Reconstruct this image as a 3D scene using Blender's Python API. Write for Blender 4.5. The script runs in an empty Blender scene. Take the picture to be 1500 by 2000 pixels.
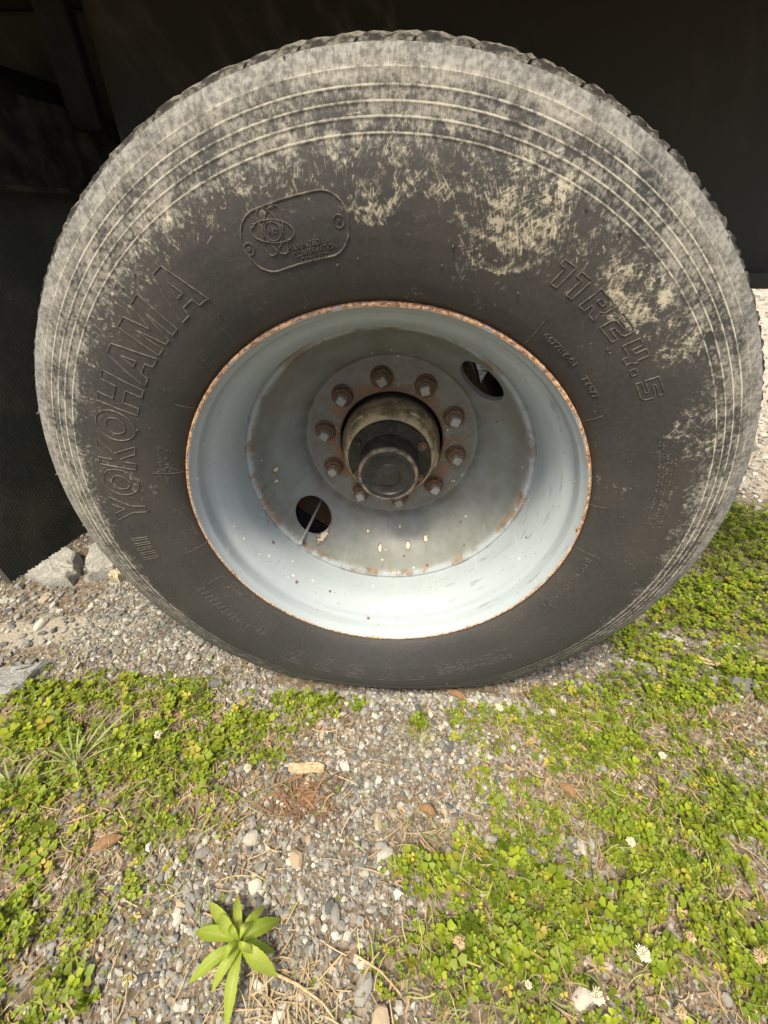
import bpy, bmesh, math, random
import numpy as np
from mathutils import Vector, Matrix

# ------------------------------------------------------------------ camera, sky, sun, exposure
HZ = 0.515                       # hub height above the ground
S = bpy.context.scene
COL = S.collection
PI = math.pi

cam_d = bpy.data.cameras.new('camera')
cam = bpy.data.objects.new('camera', cam_d)
COL.objects.link(cam)
cam_d.sensor_fit = 'HORIZONTAL'
cam_d.sensor_width = 36.0
cam_d.lens = 36.0 * 800 / 1500
cam_d.clip_start = 0.02
cam_d.clip_end = 2000
cam.location = (0.0305, -0.5384, HZ + 0.4123)
PITCH, YAW = 0.63717, -0.05675
cam.rotation_euler = (PI / 2 - PITCH, 0, -YAW)
S.camera = cam

SUN_EL, SUN_AZ = math.radians(64), math.radians(-150)   # azimuth measured from +y towards +x
world = bpy.data.worlds.new('World')
S.world = world
world.use_nodes = True
wn = world.node_tree
bg = wn.nodes['Background']
sky = wn.nodes.new('ShaderNodeTexSky')
sky.sky_type = 'NISHITA'
sky.sun_disc = False
sky.sun_elevation = SUN_EL
sky.sun_rotation = SUN_AZ
sky.air_density = 1.0
sky.dust_density = 7.0
sky.ozone_density = 0.6
wn.links.new(sky.outputs[0], bg.inputs[0])
bg.inputs[1].default_value = 0.12

sun_d = bpy.data.lights.new('sun', 'SUN')
sun_d.energy = 2.7
sun_d.angle = math.radians(12)
sun_d.color = (1.0, 0.91, 0.66)
sun = bpy.data.objects.new('sun', sun_d)
COL.objects.link(sun)
sdir = Vector((math.sin(SUN_AZ) * math.cos(SUN_EL), math.cos(SUN_AZ) * math.cos(SUN_EL), math.sin(SUN_EL)))
sun.rotation_euler = sdir.to_track_quat('Z', 'Y').to_euler()
sun.location = sdir * 20

S.view_settings.view_transform = 'Standard'
S.view_settings.look = 'None'
S.view_settings.gamma = 1.0
S.view_settings.use_curve_mapping = False
S.view_settings.exposure = 0.70
S.cycles.max_bounces = 5
S.cycles.diffuse_bounces = 3
S.cycles.glossy_bounces = 2
S.cycles.use_adaptive_sampling = True
S.cycles.adaptive_threshold = 0.02

random.seed(7)
rng = np.random.default_rng(11)

# ------------------------------------------------------------------ helpers
def tag(o, label=None, cat=None, group=None, kind=None):
    if label: o['label'] = label
    if cat: o['category'] = cat
    if group: o['group'] = group
    if kind: o['kind'] = kind
    return o

def empty(name, loc, label=None, cat=None, group=None, rz=0.0):
    o = bpy.data.objects.new(name, None)
    o.empty_display_size = 0.05
    COL.objects.link(o)
    o.location = loc
    o.rotation_euler = (0, 0, rz)
    return tag(o, label, cat, group)

def link(name, me, mat=None, parent=None, loc=None):
    o = bpy.data.objects.new(name, me)
    COL.objects.link(o)
    if mat is not None and len(me.materials) == 0:
        me.materials.append(mat)
    if parent is not None:
        o.parent = parent
    if loc is not None:
        o.location = loc
    return o

def mesh_py(name, verts, faces, smooth=False):
    me = bpy.data.meshes.new(name)
    me.from_pydata([tuple(map(float, v)) for v in verts], [], faces)
    me.validate()
    if smooth:
        me.polygons.foreach_set('use_smooth', [True] * len(me.polygons))
    me.update()
    return me

def mesh_np(name, verts, tris, colors=None, smooth=False):
    """fast triangle mesh; colors is one RGBA per vertex"""
    verts = np.asarray(verts, np.float32); tris = np.asarray(tris, np.int32)
    me = bpy.data.meshes.new(name)
    me.vertices.add(len(verts)); me.vertices.foreach_set('co', verts.ravel())
    me.loops.add(tris.size); me.loops.foreach_set('vertex_index', tris.ravel())
    me.polygons.add(len(tris))
    me.polygons.foreach_set('loop_start', np.arange(0, tris.size, 3, dtype=np.int32))
    me.polygons.foreach_set('use_smooth', np.full(len(tris), smooth))
    me.update(calc_edges=True)
    if colors is not None:
        a = me.attributes.new('Col', 'FLOAT_COLOR', 'POINT')
        a.data.foreach_set('color', np.asarray(colors, np.float32).ravel())
    return me

def bm_mesh(name, bm, smooth=False):
    me = bpy.data.meshes.new(name)
    bm.to_mesh(me); bm.free()
    if smooth:
        me.polygons.foreach_set('use_smooth', [True] * len(me.polygons))
    return me

def lathe(profile, seg, closed=False, phase=0.0):
    """profile: (r, d); axis along y; returns verts, faces (outward normals for r increasing with -y)"""
    n = len(profile); V = []; Fc = []
    for i in range(seg):
        a = 2 * PI * i / seg + phase
        c, s = math.cos(a), math.sin(a)
        for r, d in profile:
            V.append((r * c, d, r * s))
    m = n if closed else n - 1
    for i in range(seg):
        j = (i + 1) % seg
        for k in range(m):
            k2 = (k + 1) % n
            Fc.append((i * n + k, i * n + k2, j * n + k2, j * n + k))
    return V, Fc

def autosmooth(me, deg=35):
    me.polygons.foreach_set('use_smooth', [True] * len(me.polygons))
    try:
        me.set_sharp_from_angle(angle=math.radians(deg))
    except Exception:
        pass
    return me

def box_bm(bm, x0, x1, y0, y1, z0, z1, bevel=0.0):
    vs = [bm.verts.new(p) for p in ((x0, y0, z0), (x1, y0, z0), (x1, y1, z0), (x0, y1, z0),
                                    (x0, y0, z1), (x1, y0, z1), (x1, y1, z1), (x0, y1, z1))]
    fs = [bm.faces.new([vs[i] for i in f]) for f in ((0, 3, 2, 1), (4, 5, 6, 7), (0, 1, 5, 4), (1, 2, 6, 5), (2, 3, 7, 6), (3, 0, 4, 7))]
    if bevel:
        es = list({e for f in fs for e in f.edges})
        bmesh.ops.bevel(bm, geom=es, offset=bevel, segments=2, affect='EDGES', profile=0.5)

# ------------------------------------------------------------------ node helpers
class NT:
    def __init__(self, name):
        self.m = bpy.data.materials.new(name)
        self.m.use_nodes = True
        self.t = self.m.node_tree
        self.b = self.t.nodes['Principled BSDF']
        self.out = self.t.nodes['Material Output']
    def n(self, typ, **kw):
        nd = self.t.nodes.new(typ)
        for k, v in kw.items(): setattr(nd, k, v)
        return nd
    def l(self, a, b): self.t.links.new(a, b)
    def put(self, sock, v):
        if hasattr(v, 'is_output') or isinstance(v, bpy.types.NodeSocket): self.l(v, sock)
        else:
            if isinstance(v, (tuple, list)) and sock.type == 'RGBA' and len(v) == 3: v = (*v, 1)
            sock.default_value = v
    def math(self, op, a, b=None, c=None, clamp=False):
        nd = self.n('ShaderNodeMath', operation=op); nd.use_clamp = clamp
        self.put(nd.inputs[0], a)
        if b is not None: self.put(nd.inputs[1], b)
        if c is not None: self.put(nd.inputs[2], c)
        return nd.outputs[0]
    def add(self, a, b): return self.math('ADD', a, b)
    def mul(self, a, b): return self.math('MULTIPLY', a, b)
    def sub(self, a, b): return self.math('SUBTRACT', a, b)
    def mx(self, a, b): return self.math('MAXIMUM', a, b)
    def ramp(self, v, a, b, c=0.0, d=1.0, smooth=True):
        nd = self.n('ShaderNodeMapRange')
        nd.interpolation_type = 'SMOOTHSTEP' if smooth else 'LINEAR'
        nd.clamp = True
        self.put(nd.inputs['Value'], v)
        for k, x in zip(('From Min', 'From Max', 'To Min', 'To Max'), (a, b, c, d)): self.put(nd.inputs[k], x)
        return nd.outputs[0]
    def mix(self, f, a, b, blend='MIX'):
        nd = self.n('ShaderNodeMix', data_type='RGBA', blend_type=blend)
        self.put(nd.inputs[0], f); self.put(nd.inputs[6], a); self.put(nd.inputs[7], b)
        return nd.outputs[2]
    def coord(self, which='Object'): return self.n('ShaderNodeTexCoord').outputs[which]
    def sep(self, v):
        nd = self.n('ShaderNodeSeparateXYZ'); self.l(v, nd.inputs[0]); return nd.outputs
    def comb(self, x, y, z):
        nd = self.n('ShaderNodeCombineXYZ')
        for i, v in enumerate((x, y, z)): self.put(nd.inputs[i], v)
        return nd.outputs[0]
    def noise(self, v, scale, detail=4, rough=0.55, dist=0.0):
        nd = self.n('ShaderNodeTexNoise')
        self.put(nd.inputs['Vector'], v)
        nd.inputs['Scale'].default_value = scale; nd.inputs['Detail'].default_value = detail
        nd.inputs['Roughness'].default_value = rough; nd.inputs['Distortion'].default_value = dist
        return nd.outputs['Fac']
    def voro(self, v, scale, feature='F1', out='Distance'):
        nd = self.n('ShaderNodeTexVoronoi', feature=feature)
        self.put(nd.inputs['Vector'], v); nd.inputs['Scale'].default_value = scale
        return nd.outputs[out]
    def attr(self, name, out='Fac'):
        nd = self.n('ShaderNodeAttribute', attribute_name=name); return nd.outputs[out]
    def bump(self, h, strength=0.3, dist=0.002, normal=None):
        nd = self.n('ShaderNodeBump'); nd.inputs['Strength'].default_value = strength
        nd.inputs['Distance'].default_value = dist; self.put(nd.inputs['Height'], h)
        if normal is not None: self.l(normal, nd.inputs['Normal'])
        return nd.outputs[0]
    def finish(self, col, rough=0.7, normal=None, metal=0.0, spec=0.5):
        self.put(self.b.inputs['Base Color'], col); self.put(self.b.inputs['Roughness'], rough)
        self.put(self.b.inputs['Metallic'], metal); self.put(self.b.inputs['Specular IOR Level'], spec)
        if normal is not None: self.l(normal, self.b.inputs['Normal'])
        return self.m

# ------------------------------------------------------------------ materials
RINGS = (0.4695, 0.4811, 0.4918, 0.5029, 0.5154)

def mat_sidewall():
    t = NT('sidewall_rubber')
    P = t.coord('Object'); x, y, z = t.sep(P)
    r = t.math('SQRT', t.add(t.mul(x, x), t.mul(z, z)))
    th = t.math('ARCTAN2', z, x)
    s = t.mul(th, 0.48)
    n_big = t.noise(P, 7, 3)
    n_mid = t.noise(P, 38, 5, 0.68)
    n_mott = t.noise(P, 190, 3, 0.65)
    n_rad = t.noise(t.comb(t.mul(s, 480), t.mul(r, 95), 0.0), 1.0, 4, 0.7, 0.4)
    n_cir = t.noise(t.comb(t.mul(s, 55), t.mul(r, 700), 3.0), 1.0, 3, 0.6)
    # swirling brushed fibres
    wq = t.n('ShaderNodeTexNoise'); t.l(P, wq.inputs['Vector']); wq.inputs['Scale'].default_value = 7; wq.inputs['Detail'].default_value = 1.5
    wx = t.sep(wq.outputs['Color'])
    fa = t.add(t.mul(s, 270), t.mul(wx[0], 95)); fb = t.add(t.mul(r, 60), t.mul(wx[1], 24))
    def brushed(ang, seed, k1=430, k2=62):
        ca, sa = math.cos(ang), math.sin(ang)
        sw = t.add(s, t.mul(wx[0], 0.10)); rw = t.add(r, t.mul(wx[1], 0.10))
        u = t.sub(t.mul(sw, ca), t.mul(rw, sa)); v = t.add(t.mul(sw, sa), t.mul(rw, ca))
        return t.noise(t.comb(t.mul(u, k1), t.mul(v, k2), seed), 1.0, 3, 0.7, 0.15)
    n_fib = t.mx(brushed(0.55, 1.0), brushed(-0.8, 7.0))
    hair = t.ramp(t.math('ABSOLUTE', t.sub(t.noise(t.comb(t.mul(fa, .35), t.mul(fb, .35), 5.0), 1.0, 3, 0.5, 1.0), 0.5)), 0.003, 0.010, 1, 0)
    band = t.add(t.ramp(r, 0.430, 0.475, 0, 0.38), t.ramp(r, 0.500, 0.520, 0, 0.40))
    band = t.add(band, t.mul(t.ramp(r, 0.455, 0.475), t.ramp(x, -0.25, -0.42, 0, 0.16)))
    top = t.ramp(z, -0.40, 0.02, 0.06, 1.0)
    dust = t.add(band, t.mul(t.sub(n_big, 0.5), 0.75))
    dust = t.add(dust, t.mul(t.sub(n_mott, 0.5), 1.15))
    dust = t.add(dust, t.mul(t.sub(n_rad, 0.5), 0.65))
    dust = t.add(dust, t.mul(t.sub(n_mid, 0.5), 1.2))
    dust = t.add(t.ramp(dust, 0.24, 0.58, 0, 0.62), t.ramp(dust, 0.55, 1.0, 0, 0.26))
    dust = t.mul(dust, top)
    # ridges rubbed pale by dried mud
    ring = None
    for i, rk in enumerate(RINGS):
        w = 0.00065 if i < 4 else 0.0004
        g = t.ramp(t.math('ABSOLUTE', t.sub(r, rk - 0.0004)), w * 0.4, w * 1.7, 1.0 if i < 4 else 0.6, 0)
        ring = g if ring is None else t.mx(ring, g)
    ring = t.mul(t.mul(ring, t.ramp(t.add(n_mid, t.mul(n_mott, 0.6)), 0.56, 0.96, 0.03, 0.92)), t.ramp(z, -0.40, 0.0, 0.3, 1.0))
    # cream smears where something rubbed the wall
    sm = t.attr('smear')
    fib = t.ramp(t.add(t.mul(n_fib, 0.8), t.mul(n_mott, 0.35)), 0.56, 0.76, 0, 1)
    smear = t.mul(t.ramp(t.add(sm, t.mul(t.sub(n_mid, 0.5), 2.0)), 0.50, 1.0), t.mx(fib, t.ramp(t.add(sm, t.add(t.mul(t.sub(n_mid, 0.5), 2.2), t.mul(t.sub(n_mott, 0.5), 1.2))), 1.00, 1.2, 0, 0.85)))
    swo = t.ramp(t.add(t.add(t.mul(t.attr('swoosh'), 0.80), t.mul(t.sub(n_fib, 0.55), 2.0)), t.mul(t.sub(n_mott, 0.5), 0.9)), 0.38, 0.98)
    smear = t.mx(t.mul(smear, 0.8), swo)
    hairs = t.mul(t.mul(hair, t.ramp(sm, 0.02, 0.35, 0.0, 0.75)), t.ramp(n_mott, 0.40, 0.6))
    low = t.mul(t.mul(t.ramp(n_cir, 0.56, 0.66), t.ramp(r, 0.475, 0.50, 0, 0.75)), t.ramp(z, -0.15, -0.33, 0, 1))
    specks = t.mul(t.ramp(t.voro(P, 210), 0.10, 0.16, 1, 0), t.ramp(n_mid, 0.55, 0.62, 0, 0.6))
    rub = t.mix(t.ramp(n_big, 0.38, 0.62), (0.037, 0.0375, 0.038), (0.052, 0.049, 0.046))
    rub = t.mix(t.ramp(r, 0.325, 0.345, 0.55, 0), rub, (0.052, 0.045, 0.038))
    rub = t.mix(t.ramp(z, -0.1, -0.4, 0, 0.7), rub, (0.038, 0.040, 0.042))
    rub = t.mix(t.ramp(n_mott, 0.35, 0.75, 0, 0.35), rub, (0.080, 0.077, 0.071))
    dcol = t.mix(t.ramp(n_big, 0.3, 0.7), (0.230, 0.224, 0.202), (0.31, 0.298, 0.262))
    dcol = t.mix(t.ramp(r, 0.508, 0.53, 0, 0.7), dcol, (0.265, 0.268, 0.262))
    var = t.ramp(t.add(t.add(t.mul(n_rad, 0.5), t.mul(n_mott, 0.8)), t.mul(n_mid, 0.7)), 0.75, 1.28, 0.55, 1.30)
    dcol = t.mix(1.0, dcol, t.comb(var, var, var), 'MULTIPLY')
    col = t.mix(dust, rub, dcol)
    col = t.mix(low, col, (0.42, 0.40, 0.31))
    col = t.mix(hairs, col, (0.50, 0.46, 0.35))
    col = t.mix(ring, col, (0.60, 0.57, 0.47))
    col = t.mix(t.mul(smear, 0.85), col, (0.56, 0.515, 0.385))
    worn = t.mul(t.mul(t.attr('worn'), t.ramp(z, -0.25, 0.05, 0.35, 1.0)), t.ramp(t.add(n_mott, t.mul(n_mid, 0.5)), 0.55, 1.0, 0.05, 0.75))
    col = t.mix(worn, col, (0.20, 0.18, 0.145))  # paler tops of raised marks: edge highlights put into the colour
    h = n_mott
    return t.finish(col, t.ramp(dust, 0, 0.6, 0.62, 0.88), t.bump(h, 0.35, 0.0012), 0, 0.35)

def mat_tread():
    t = NT('tread_rubber'); P = t.coord('Object')
    n1 = t.noise(P, 60, 6, 0.7); n2 = t.noise(P, 18, 3)
    col = t.mix(t.ramp(t.add(n1, t.mul(n2, 0.4)), 0.62, 0.86), (0.022, 0.021, 0.020), (0.24, 0.225, 0.19))
    return t.finish(col, 0.85, t.bump(n1, 0.9, 0.004), 0, 0.3)

CHIPS = [(-0.152, -0.195, 0.011), (0.046, -0.234, 0.007), (-0.021, -0.241, 0.006), (-0.24, -0.032, 0.005), (-0.241, -0.055, 0.004), (-0.089, -0.137, 0.005), (0.087, -0.217, 0.006), (0.025, -0.208, 0.004), (-0.052, -0.215, 0.004)]
def mat_paint():
    t = NT('grey_wheel_paint'); P = t.coord('Object'); x, y, z = t.sep(P)
    r = t.math('SQRT', t.add(t.mul(x, x), t.mul(z, z)))
    n1 = t.noise(P, 11, 4); n2 = t.noise(P, 60, 6, 0.65); n3 = t.noise(P, 210, 4, 0.6); n4 = t.noise(P, 26, 4, .6)
    base = t.mix(n1, (0.325, 0.38, 0.42), (0.39, 0.445, 0.48))
    base = t.mix(t.mul(t.ramp(y, 0.130, 0.15, 0, 0.92), t.ramp(n4, 0.3, 0.7, 0.75, 1)), base, (0.178, 0.186, 0.165))      # darker bowl: its inner shade put into the colour, with a dirt film
    base = t.mix(t.ramp(n2, 0.60, 0.78, 0, 0.30), base, (0.26, 0.26, 0.24))
    # grime streaks in the barrel
    th = t.math('ARCTAN2', z, x)
    band = t.noise(t.comb(t.mul(th, 5.0), t.mul(y, 120), 0.0), 1.0, 3, 0.5)
    base = t.mix(t.mul(t.mul(t.ramp(band, 0.60, 0.66, 0, 0.55), t.ramp(x, 0.05, 0.2, 0.25, 1)), t.ramp(y, 0.11, 0.13, 1, 0)), base, (0.20, 0.22, 0.23))
    runs = t.noise(t.comb(t.mul(th, 26.0), t.mul(r, 22), t.mul(y, 16)), 1.0, 4, 0.65)
    base = t.mix(t.mul(t.ramp(runs, 0.52, 0.70, 0, 0.30), t.ramp(y, 0.11, 0.15, 0.22, 1.0)), base, (0.15, 0.135, 0.105))
    base = t.mix(t.mul(t.ramp(n3, 0.60, 0.72, 0, 0.5), t.ramp(n4, 0.45, 0.6)), base, (0.11, 0.10, 0.085))
    sc_ = t.noise(t.comb(t.add(t.mul(x, 260), t.mul(z, 60)), t.sub(t.mul(z, 14), t.mul(x, 20)), 2.0), 1.0, 2, 0.5)
    base = t.mix(t.mul(t.ramp(sc_, 0.70, 0.74, 0, 0.5), t.ramp(n1, 0.45, 0.55)), base, (0.52, 0.54, 0.53))
    # rust: bare lip, foot of the barrel, round the studs, spots
    rustc = t.mix(t.ramp(n2, 0.35, 0.65), (0.11, 0.058, 0.034), (0.27, 0.165, 0.095))
    lipc = t.mix(t.ramp(t.add(t.mul(n3, 0.8), t.mul(n2, 0.5)), 0.54, 0.76), (0.23, 0.10, 0.05), (0.66, 0.46, 0.29))
    lip = t.mul(t.ramp(t.add(r, t.add(t.mul(t.sub(n2, 0.5), 0.006), t.mul(t.sub(n4, 0.5), 0.008))), 0.3178, 0.3196, 0, 1), t.ramp(t.add(n2, t.mul(n4, .4)), 0.52, 0.66, 0.35, 1.0))
    weld = t.mul(t.ramp(t.math('ABSOLUTE', t.sub(y, 0.140)), 0.003, 0.010, 1, 0), t.ramp(t.add(n4, t.mul(n2, 0.4)), 0.66, 0.80, 0.0, 0.8))
    hubr = t.mul(t.ramp(r, 0.120, 0.185, 1.0, 0.0), t.ramp(y, 0.255, 0.27))
    rusty = t.ramp(t.add(t.mul(hubr, 0.50), t.mul(t.sub(n2, 0.5), 1.9)), 0.33, 0.62)
    spots = t.mul(t.ramp(t.voro(P, 24), 0.07, 0.11, 1, 0), t.ramp(t.noise(P, 5, 2), 0.50, 0.58))
    ring = t.mul(t.ramp(t.math('ABSOLUTE', t.sub(r, 0.189)), 0.002, 0.009, 1, 0), t.ramp(n4, 0.35, 0.65, 0.05, 0.55))
    pad = t.mul(t.ramp(r, 0.186, 0.178, 0, 1), t.ramp(y, 0.26, 0.27))
    base = t.mix(t.mul(pad, t.ramp(n2, 0.35, 0.7, 0.25, 0.85)), base, (0.155, 0.135, 0.10))
    col = t.mix(ring, base, (0.14, 0.12, 0.09))
    col = t.mix(weld, col, rustc); col = t.mix(rusty, col, rustc); col = t.mix(spots, col, (0.17, 0.09, 0.05))
    pits = t.mul(t.ramp(t.voro(P, 75), 0.09, 0.14, 1, 0), t.ramp(n1, 0.5, 0.6))
    col = t.mix(t.mul(pits, 0.6), col, (0.12, 0.12, 0.11))
    chips = t.mul(t.ramp(t.add(t.voro(P, 48), t.mul(t.sub(n3, 0.5), 0.16)), 0.10, 0.13, 1, 0), t.ramp(t.noise(P, 9, 2), 0.57, 0.62))
    col = t.mix(chips, col, (0.72, 0.68, 0.58))
    for (cx, cz, cr) in CHIPS:
        dd = t.math('SQRT', t.add(t.math('POWER', t.sub(x, cx), 2.0), t.math('POWER', t.sub(z, cz), 2.0)))
        dd = t.add(dd, t.mul(t.sub(n2, 0.5), cr * 1.9))
        col = t.mix(t.ramp(dd, cr * 0.85, cr * 1.15, 0.8, 0), col, (0.16, 0.09, 0.055))
        col = t.mix(t.ramp(t.add(dd, t.mul(t.sub(n3, 0.5), cr * 1.6)), cr * 0.62, cr * 0.75, 1, 0), col, (0.70, 0.63, 0.50))
    col = t.mix(lip, col, lipc)
    hh = t.add(t.mul(n2, 0.3), t.add(t.mul(rusty, 0.6), t.mul(lip, t.mul(n3, 1.2))))
    return t.finish(col, t.ramp(t.add(rusty, lip), 0, 1, 0.46, 0.85), t.bump(hh, 0.35, 0.0015), 0, 0.45)

def mat_rust(name, a, b, c, sc=90, rough=0.85):
    t = NT(name); P = t.coord('Object')
    n1 = t.noise(P, sc, 5, 0.65); n2 = t.noise(P, sc * 3, 4, 0.6)
    oi = t.n('ShaderNodeObjectInfo').outputs['Random']
    sh = t.mul(t.sub(oi, 0.5), 0.28)
    col = t.mix(t.ramp(t.add(n1, sh), 0.35, 0.65), a, b); col = t.mix(t.ramp(t.sub(n2, sh), 0.55, 0.75, 0, 0.8), col, c)
    return t.finish(col, rough, t.bump(t.add(n1, n2), 0.6, 0.0015), 0, 0.3)

def mat_plain(name, a, b, sc=40, rough=0.6, bump=0.2, metal=0.0, spec=0.4, dist=0.001):
    t = NT(name); P = t.coord('Object')
    n1 = t.noise(P, sc, 5, 0.6)
    return t.finish(t.mix(t.ramp(n1, 0.35, 0.68), a, b), rough, t.bump(n1, bump, dist), metal, spec)

def mat_hub():
    t = NT('oily_hub_iron'); P = t.coord('Object'); x, y, z = t.sep(P)
    n1 = t.noise(P, 36, 5, 0.65); n2 = t.noise(P, 130, 4)
    col = t.mix(t.ramp(n1, 0.36, 0.62), (0.11, 0.090, 0.050), (0.42, 0.34, 0.20))
    col = t.mix(t.ramp(n2, 0.58, 0.72, 0, 0.7), col, (0.45, 0.38, 0.26))
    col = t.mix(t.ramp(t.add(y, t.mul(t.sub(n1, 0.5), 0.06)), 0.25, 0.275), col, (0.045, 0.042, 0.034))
    return t.finish(col, t.ramp(n1, 0.3, 0.7, 0.28, 0.6), t.bump(t.add(n1, n2), 0.4, 0.002), 0, 0.6)

def mat_trailer():
    t = NT('dusty_black_steel'); P = t.coord('Object')
    n1 = t.noise(P, 2.5, 4); x, y, z = t.sep(P)
    st = t.noise(t.comb(t.mul(t.add(x, t.mul(z, 0.6)), 18), t.mul(y, 18), t.mul(t.sub(z, t.mul(x, 0.6)), 5)), 1.0, 4, 0.6)
    col = t.mix(t.mul(t.ramp(n1, 0.4, 0.7), t.ramp(st, 0.45, 0.75)), (0.050, 0.049, 0.038), (0.19, 0.17, 0.125))
    return t.finish(col, 0.75, t.bump(st, 0.15, 0.002), 0, 0.3)

def mat_flap():
    t = NT('ribbed_black_rubber'); P = t.coord('Object')
    n1 = t.noise(P, 9, 4); n2 = t.noise(P, 160, 4)
    col = t.mix(t.ramp(t.add(n1, t.mul(n2, 0.3)), 0.55, 0.9, 0, 0.6), (0.075, 0.077, 0.064), (0.18, 0.172, 0.13))
    sp = t.mul(t.ramp(t.voro(P, 42), 0.035, 0.055, 1, 0), t.ramp(n1, 0.5, 0.55))
    col = t.mix(sp, col, (0.4, 0.4, 0.36))
    return t.finish(col, 0.62, None, 0, 0.4)

def mat_ground():
    t = NT('gravelly_soil'); P = t.coord('Object')
    n1 = t.noise(P, 6, 5, 0.6); n2 = t.noise(P, 60, 6, 0.7); n3 = t.noise(P, 300, 4, 0.7)
    v = t.n('ShaderNodeTexVoronoi', feature='F1'); t.l(P, v.inputs['Vector']); v.inputs['Scale'].default_value = 130
    grain = t.sep(v.outputs['Color'])[0]
    soil = t.mix(t.ramp(n2, 0.35, 0.7), (0.095, 0.074, 0.052), (0.215, 0.170, 0.122))
    soil = t.mix(t.ramp(grain, 0.62, 0.80, 0, 0.6), soil, t.mix(n3, (0.20, 0.185, 0.165), (0.42, 0.385, 0.33)))
    sand = t.mix(t.ramp(n3, 0.3, 0.7), (0.24, 0.215, 0.18), (0.38, 0.345, 0.295))
    col = t.mix(t.ramp(t.add(t.attr('sand'), t.mul(t.sub(n2, 0.5), 0.5)), 0.35, 0.65), soil, sand)
    far = t.mix(t.ramp(n1, 0.4, 0.6), (0.36, 0.32, 0.27), (0.47, 0.41, 0.35))
    x, y, z = t.sep(P)
    col = t.mix(t.ramp(t.add(y, t.mul(n1, 0.6)), 1.0, 1.9, 0, 1), col, far)
    h = t.add(t.mul(n2, 0.6), t.mul(v.outputs['Distance'], 0.5))
    return t.finish(col, 0.95, t.bump(h, 0.8, 0.006), 0, 0.2)

def mat_stone(name='crushed_stone', tint=None):
    t = NT(name); P = t.coord('Object')
    n1 = t.noise(P, 90, 5, 0.65); n2 = t.noise(P, 420, 3, 0.6)
    if tint is None:
        base = t.attr('Col', 'Color')
    else:
        oi = t.n('ShaderNodeObjectInfo').outputs['Random']
        base = t.mix(oi, tint[0], tint[1])
    col = t.mix(t.ramp(n1, 0.3, 0.7, 0.0, 0.35), base, t.mix(0.5, base, (0.06, 0.055, 0.05)))
    col = t.mix(t.ramp(n2, 0.60, 0.75, 0, 0.35), col, (0.50, 0.47, 0.42))
    return t.finish(col, 0.85, t.bump(t.add(n1, n2), 0.4, 0.0012), 0, 0.3)

def mat_leaf(name, attr=True, a=(0.10, 0.17, 0.02), b=(0.16, 0.23, 0.03), transl=0.30):
    t = NT(name); P = t.coord('Object')
    n1 = t.noise(P, 120, 3)
    base = t.attr('Col', 'Color') if attr else t.mix(t.add(t.mul(t.n('ShaderNodeObjectInfo').outputs['Random'], 0.8), t.mul(n1, 0.3)), a, b)
    col = t.mix(t.ramp(n1, 0.3, 0.7, 0, 0.25), base, t.mix(0.5, base, (0.26, 0.30, 0.07)))
    nrm = None
    if not attr:
        md = t.attr('mid'); n9 = t.noise(P, 260, 3, 0.6)
        col = t.mix(t.ramp(md, 0.80, 0.96, 0, 0.55), col, (0.42, 0.46, 0.18))
        col = t.mix(t.ramp(n9, 0.5, 0.75, 0, 0.35), col, t.mix(0.5, col, (0.05, 0.09, 0.01)))
        nrm = t.bump(n9, 0.35, 0.001)
    t.finish(col, 0.5, nrm, 0, 0.35)
    tr = t.n('ShaderNodeBsdfTranslucent'); t.l(t.mix(0.45, col, (0.38, 0.42, 0.02)), tr.inputs[0])
    mixs = t.n('ShaderNodeMixShader'); mixs.inputs[0].default_value = transl
    t.l(t.b.outputs[0], mixs.inputs[1]); t.l(tr.outputs[0], mixs.inputs[2]); t.l(mixs.outputs[0], t.out.inputs[0])
    return t.m

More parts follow.
